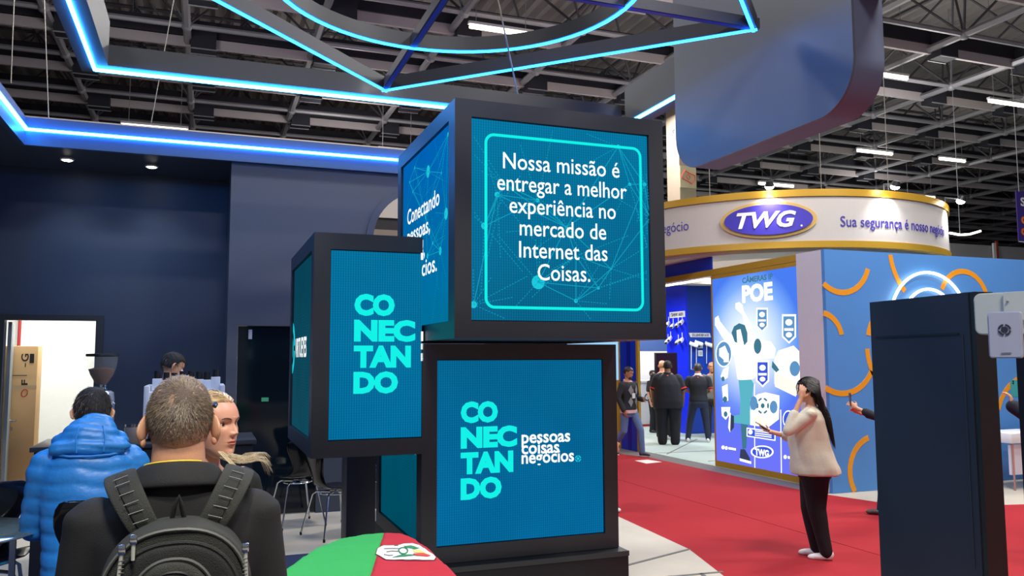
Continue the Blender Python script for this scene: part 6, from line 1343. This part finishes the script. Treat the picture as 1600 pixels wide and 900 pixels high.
def bd_extra(r, SC, hm, rl, dA): eyes(r, SC, hm, rl, mat('iris_brown', (70, 48, 34), .2), brow=HAIRD)
person('bald person in a grey shirt facing us beside the light box', Vector((p.x+.02, 15.6, 0)), RD(215), 1.70, 1.05, SKIN2, mat('grey_shirt', (92, 94, 96), .8), BLKTR, BLACK, no_hair=True, sleeve=.6, vox=.01, extra=bd_extra)
p = at(1000, 590, Y=18.3); person('person in a dark cap and shirt at the back counter, right of the walking person', Vector((p.x-.14, 18.3, 0)), RD(140), 1.62, 1.1, SKIN2, BLKSH, BLKTR, BLACK, HAIRB, dict(back=-.03, k=1.14, front=.035), sleeve=.45, vox=.012)
p = at(1020, 590, Y=18.9); person('far dark haired person glimpsed left of the very broad person', Vector((at(1020, 590, Y=17.4).x, 17.4, 0)), RD(150), 1.5, 1., SKIN, BLKSH, BLKTR, BLACK, HAIRB, dict(back=-.05, k=1.08), sleeve=.5, vox=.012)
p = at(957, 801, z=0); person('person hidden by the bottom cube, only a white shoe tip showing', Vector((p.x-.04, p.y+.1, 0)), RD(95), 1.68, 1., SKIN, mat('hidden_grey', (90, 92, 96), .8), BLKTR, WHITE, HAIRB, dict(back=-.06), sleeve=.6, vox=.012)
# --- woman in the cream blouse
CREAM = mat('cream_blouse', (214, 204, 180), .7, noise=.05, nscale=12, bump=.2, bscale=90, sheen=.2)
WP = Vector((5.16, 6.06, 0)); WAZ = RD(-49)
secs_w = [(0, -.035, .81, .21, .192), (0, -.03, .87, .205, .190), (0, -.015, .95, .185, .176), (0, .005, 1.04, .168, .164), (0, .02, 1.14, .155, .158), (0, .018, 1.25, .155, .146), (0, 0, 1.34, .162, .125), (0, -.012, 1.41, .14, .095), (0, -.018, 1.455, .09, .07), (0, -.02, 1.48, .05, .05)]
def wm_extra(r, SC, hm, rl, dA):
    eyes(r, SC, hm, rl, mat('iris_brown', (70, 48, 34), .2), brow=HAIRB, lips=LIPS)
    R = random.Random(8); gens = []
    for _ in range(3600):
        a = R.uniform(-PI, PI); zz = R.uniform(-.3, 1); q_ = math.sqrt(1-zz*zz); d = Vector((math.cos(a)*q_, math.sin(a)*q_, zz)); p = Vector((d.x*.082, -.013+d.y*.108, .018+d.z*.104))
        if p.y > .035 and p.z < .085: continue
        if p.y > .01 and p.z < .0: continue
        q = p.copy(); pts = [p]; tot = R.randrange(22, 30); kk = R.uniform(1.0, 1.1)
        for k in range(tot):
            dn = Vector((d.x*.3*(1-k/7), -.8, -.4-.15*k)) if k < 7 else Vector((0, -.10 if k > 12 else 0, -1)); q = q+dn.normalized()*.022
            n_ = Vector((q.x/.082, (q.y+.013)/.108, (q.z-.018)/.104))
            if n_.length < kk and q.z > -.02: n2 = n_.normalized()*kk; q = Vector((n2.x*.082, -.013+n2.y*.108, .018+n2.z*.104))
            q.y = max(q.y, -.122-.06*max(0, min(1, (-.08-q.z)/.2)))
            if q.z < -.02: q.y = min(q.y, -.045-.07*max(0, min(1, (-.08-q.z)/.2))-.02*abs(R.gauss(0, 1))); q.y = max(q.y, -.122-.06*max(0, min(1, (-.08-q.z)/.2))); q.x *= .975
            q += Vector((R.uniform(-1, 1), R.uniform(-1, 1), 0))*.002; pts.append(q.copy())
        gens.append((pts, R.uniform(.001, .002), R.randrange(2)))
    strands(r, SC @ hm, gens, [mat('long_black', (30, 25, 25), .5), mat('long_dark_brown', (50, 42, 40), .45)], 'hair_strands')  # two strand tones, mixed at random
    b = NB(); ell(b, (0, -.075, -.05), (.070, .045, .10)); ell(b, (0, -.11, -.18), (.062, .036, .12)); ell(b, (0, -.145, -.30), (.05, .03, .12)); ell(b, (0, -.16, -.42), (.032, .02, .10)); me = fuse(b, .007, 4); me.transform(SC @ hm); part('long_hair', me, HAIRB, r)
person('long haired person in a cream blouse holding a phone on the red carpet', WP, WAZ, 1.60, 1.12, SKIN, CREAM, mat('black_jeans', (20, 21, 27), .8, noise=.1, bump=.2, bscale=60), mat('white_flats', (238, 230, 226), .4), HAIRB, dict(back=-.08, k=1.07, front=.05), fem=True, secs=secs_w, sleeve=.75, sleeve_r=1.0, vox=.0065, shirt_amp=.016, head=(0, RD(-6), 0), extra=wm_extra, hipw=1.05, legr=[.138, .078, .046], hipd=1.32,
       arms={'L': [(-.17, -.0, 1.38), (-.235, .20, 1.24), (-.115, .075, 1.545)], 'R': [(.17, 0, 1.38), (.205, .12, 1.12), (.12, .36, 1.19)]}, hv=[(.15, -.25, 1), (-.15, 1, .35)], handup=[(-1, -.1, .1), (.3, .2, -1)], curl=(.55, .45),
       legs={'L': [(-.07, -.03, .85), (-.075, -.035, .48), (-.08, -.11, .07), (0, 1, -.05)], 'R': [(.07, -.03, .85), (.08, .03, .47), (.09, -.02, .07), (0, 1, -.05)]})
Mw = Matrix.Translation(WP) @ Matrix.Rotation(-WAZ, 4, 'Z') @ Matrix.Scale(1.60/1.75, 4)
hc = Mw @ Vector((.105, .455, 1.255)); f_ = (Mw.to_3x3() @ Vector((-.1, .75, .45))).normalized(); sd = (Mw.to_3x3() @ Vector((1, .1, 0))).normalized()
def phone(label, c, along, side, m, hw=.036, hl=.075, t=.008, lens=True):
    along = Vector(along).normalized(); side = (Vector(side)-along*Vector(side).dot(along)).normalized(); n_ = along.cross(side); r = thing('smartphone', label, 'phone', c)
    bm = prism(NB(), [c+side*x*hw+along*y*hl for x, y in ((-1, -1), (1, -1), (1, 1), (-1, 1))], n_, t); bmesh.ops.bevel(bm, geom=bm.edges[:], offset=.003, segments=2, affect='EDGES'); part('case', bm, m, r)
    part('screen', prism(NB(), [c+side*x*hw*.9+along*y*hl*.94-n_*.0005 for x, y in ((-1, -1), (1, -1), (1, 1), (-1, 1))], n_, .0005), mat('phone_screen', (20, 22, 28), .1), r, smooth=False)
    if lens:
        b = NB(); [cyl(b, c+n_*t+side*.4*hw+along*hl*(.82-.24*k), c+n_*(t+.002)+side*.4*hw+along*hl*(.82-.24*k), .007, seg=10) for k in range(2)]; part('camera_lens', b, BLACK, r)
    return r
phone('smartphone with a pale case in the hand of the person in the cream blouse', hc, f_, sd, mat('phone_gold', (170, 160, 130), .3))
# --- person taking a photo, behind the totem
PB2 = at(1362, 806, z=0)
paz = RD(-45); PA = Vector((PB2.x+.30, PB2.y-.06, 0)); 
DN = mat('navy_jacket', (26, 28, 40), .8, noise=.1); 
person('person behind the black totem holding out a phone, forearm and boot showing', PA, paz, 1.66, 1.0, SKIN, mat('black_top', (26, 26, 32), .8), mat('flared_jeans', (34, 46, 78), .8), mat('brown_boot', (74, 58, 56), .4), HAIRD, dict(back=-.07), sleeve=.8, vox=.0075, fem=True, arms={'L': [(-.17, 0, 1.38), (-.16, .16, 1.16), (-.10, .38, 1.26)], 'R': [(.17, 0, 1.38), (.19, .12, 1.13), (.03, .36, 1.20)]}, curl=(.9, .9), hv=[(0, .8, .6), (-.3, .8, .5)], legs={'L': [(-.09, 0, .88), (-.09, .10, .48), (-.08, .16, .075), (0, 1, 0)], 'R': [(.09, 0, .88), (.09, 0, .48), (.09, -.06, .075), (0, 1, 0)]})
Mp = Matrix.Translation(PA) @ Matrix.Rotation(-paz, 4, 'Z') @ Matrix.Scale(1.66/1.75, 4)
phone('dark smartphone held up by the person behind the totem', Mp @ Vector((-.10, .455, 1.37)), AZ, Mp.to_3x3() @ Vector((1, .3, 0)), mat('phone_dark', (62, 48, 60), .3))
# --- person at the far right with the teal phone
RA = at(1686, 893, z=0); raz = RD(-35)
person('person in dark clothes at the right edge holding up a teal phone', Vector((RA.x, RA.y, 0)), raz, 1.72, 1.05, SKIN, mat('dark_navy_coat', (24, 28, 44), .8, noise=.1), mat('black_slacks', (20, 21, 26), .8), BLACK, HAIRB, dict(back=-.07), sleeve=1., sleeve_r=1.2, vox=.0075, arms={'L': [(-.19, 0, 1.38), (-.24, .16, 1.20), (-.16, .40, 1.38)], 'R': [(.19, 0, 1.38), (.25, .08, 1.14), (.08, .26, 1.40)]}, curl=(.8, .8), handup=[(-.2, -1, .2), None], hv=[(.1, .2, 1), (-.2, .4, 1)], legs={'L': [(-.10, 0, .90), (-.12, .05, .48), (-.12, .0, .075)], 'R': [(.10, 0, .90), (.10, .02, .48), (.10, -.1, .075)]})
Mr = Matrix.Translation(Vector((RA.x, RA.y, 0))) @ Matrix.Rotation(-raz, 4, 'Z') @ Matrix.Scale(1.72/1.75, 4)
phone('teal smartphone held up at the right edge of the picture', at(1586, 607, Y=5.17), (.08, 0, 1), Vector((-.66, .75, 0)), mat('phone_teal', (70, 180, 176), .35))
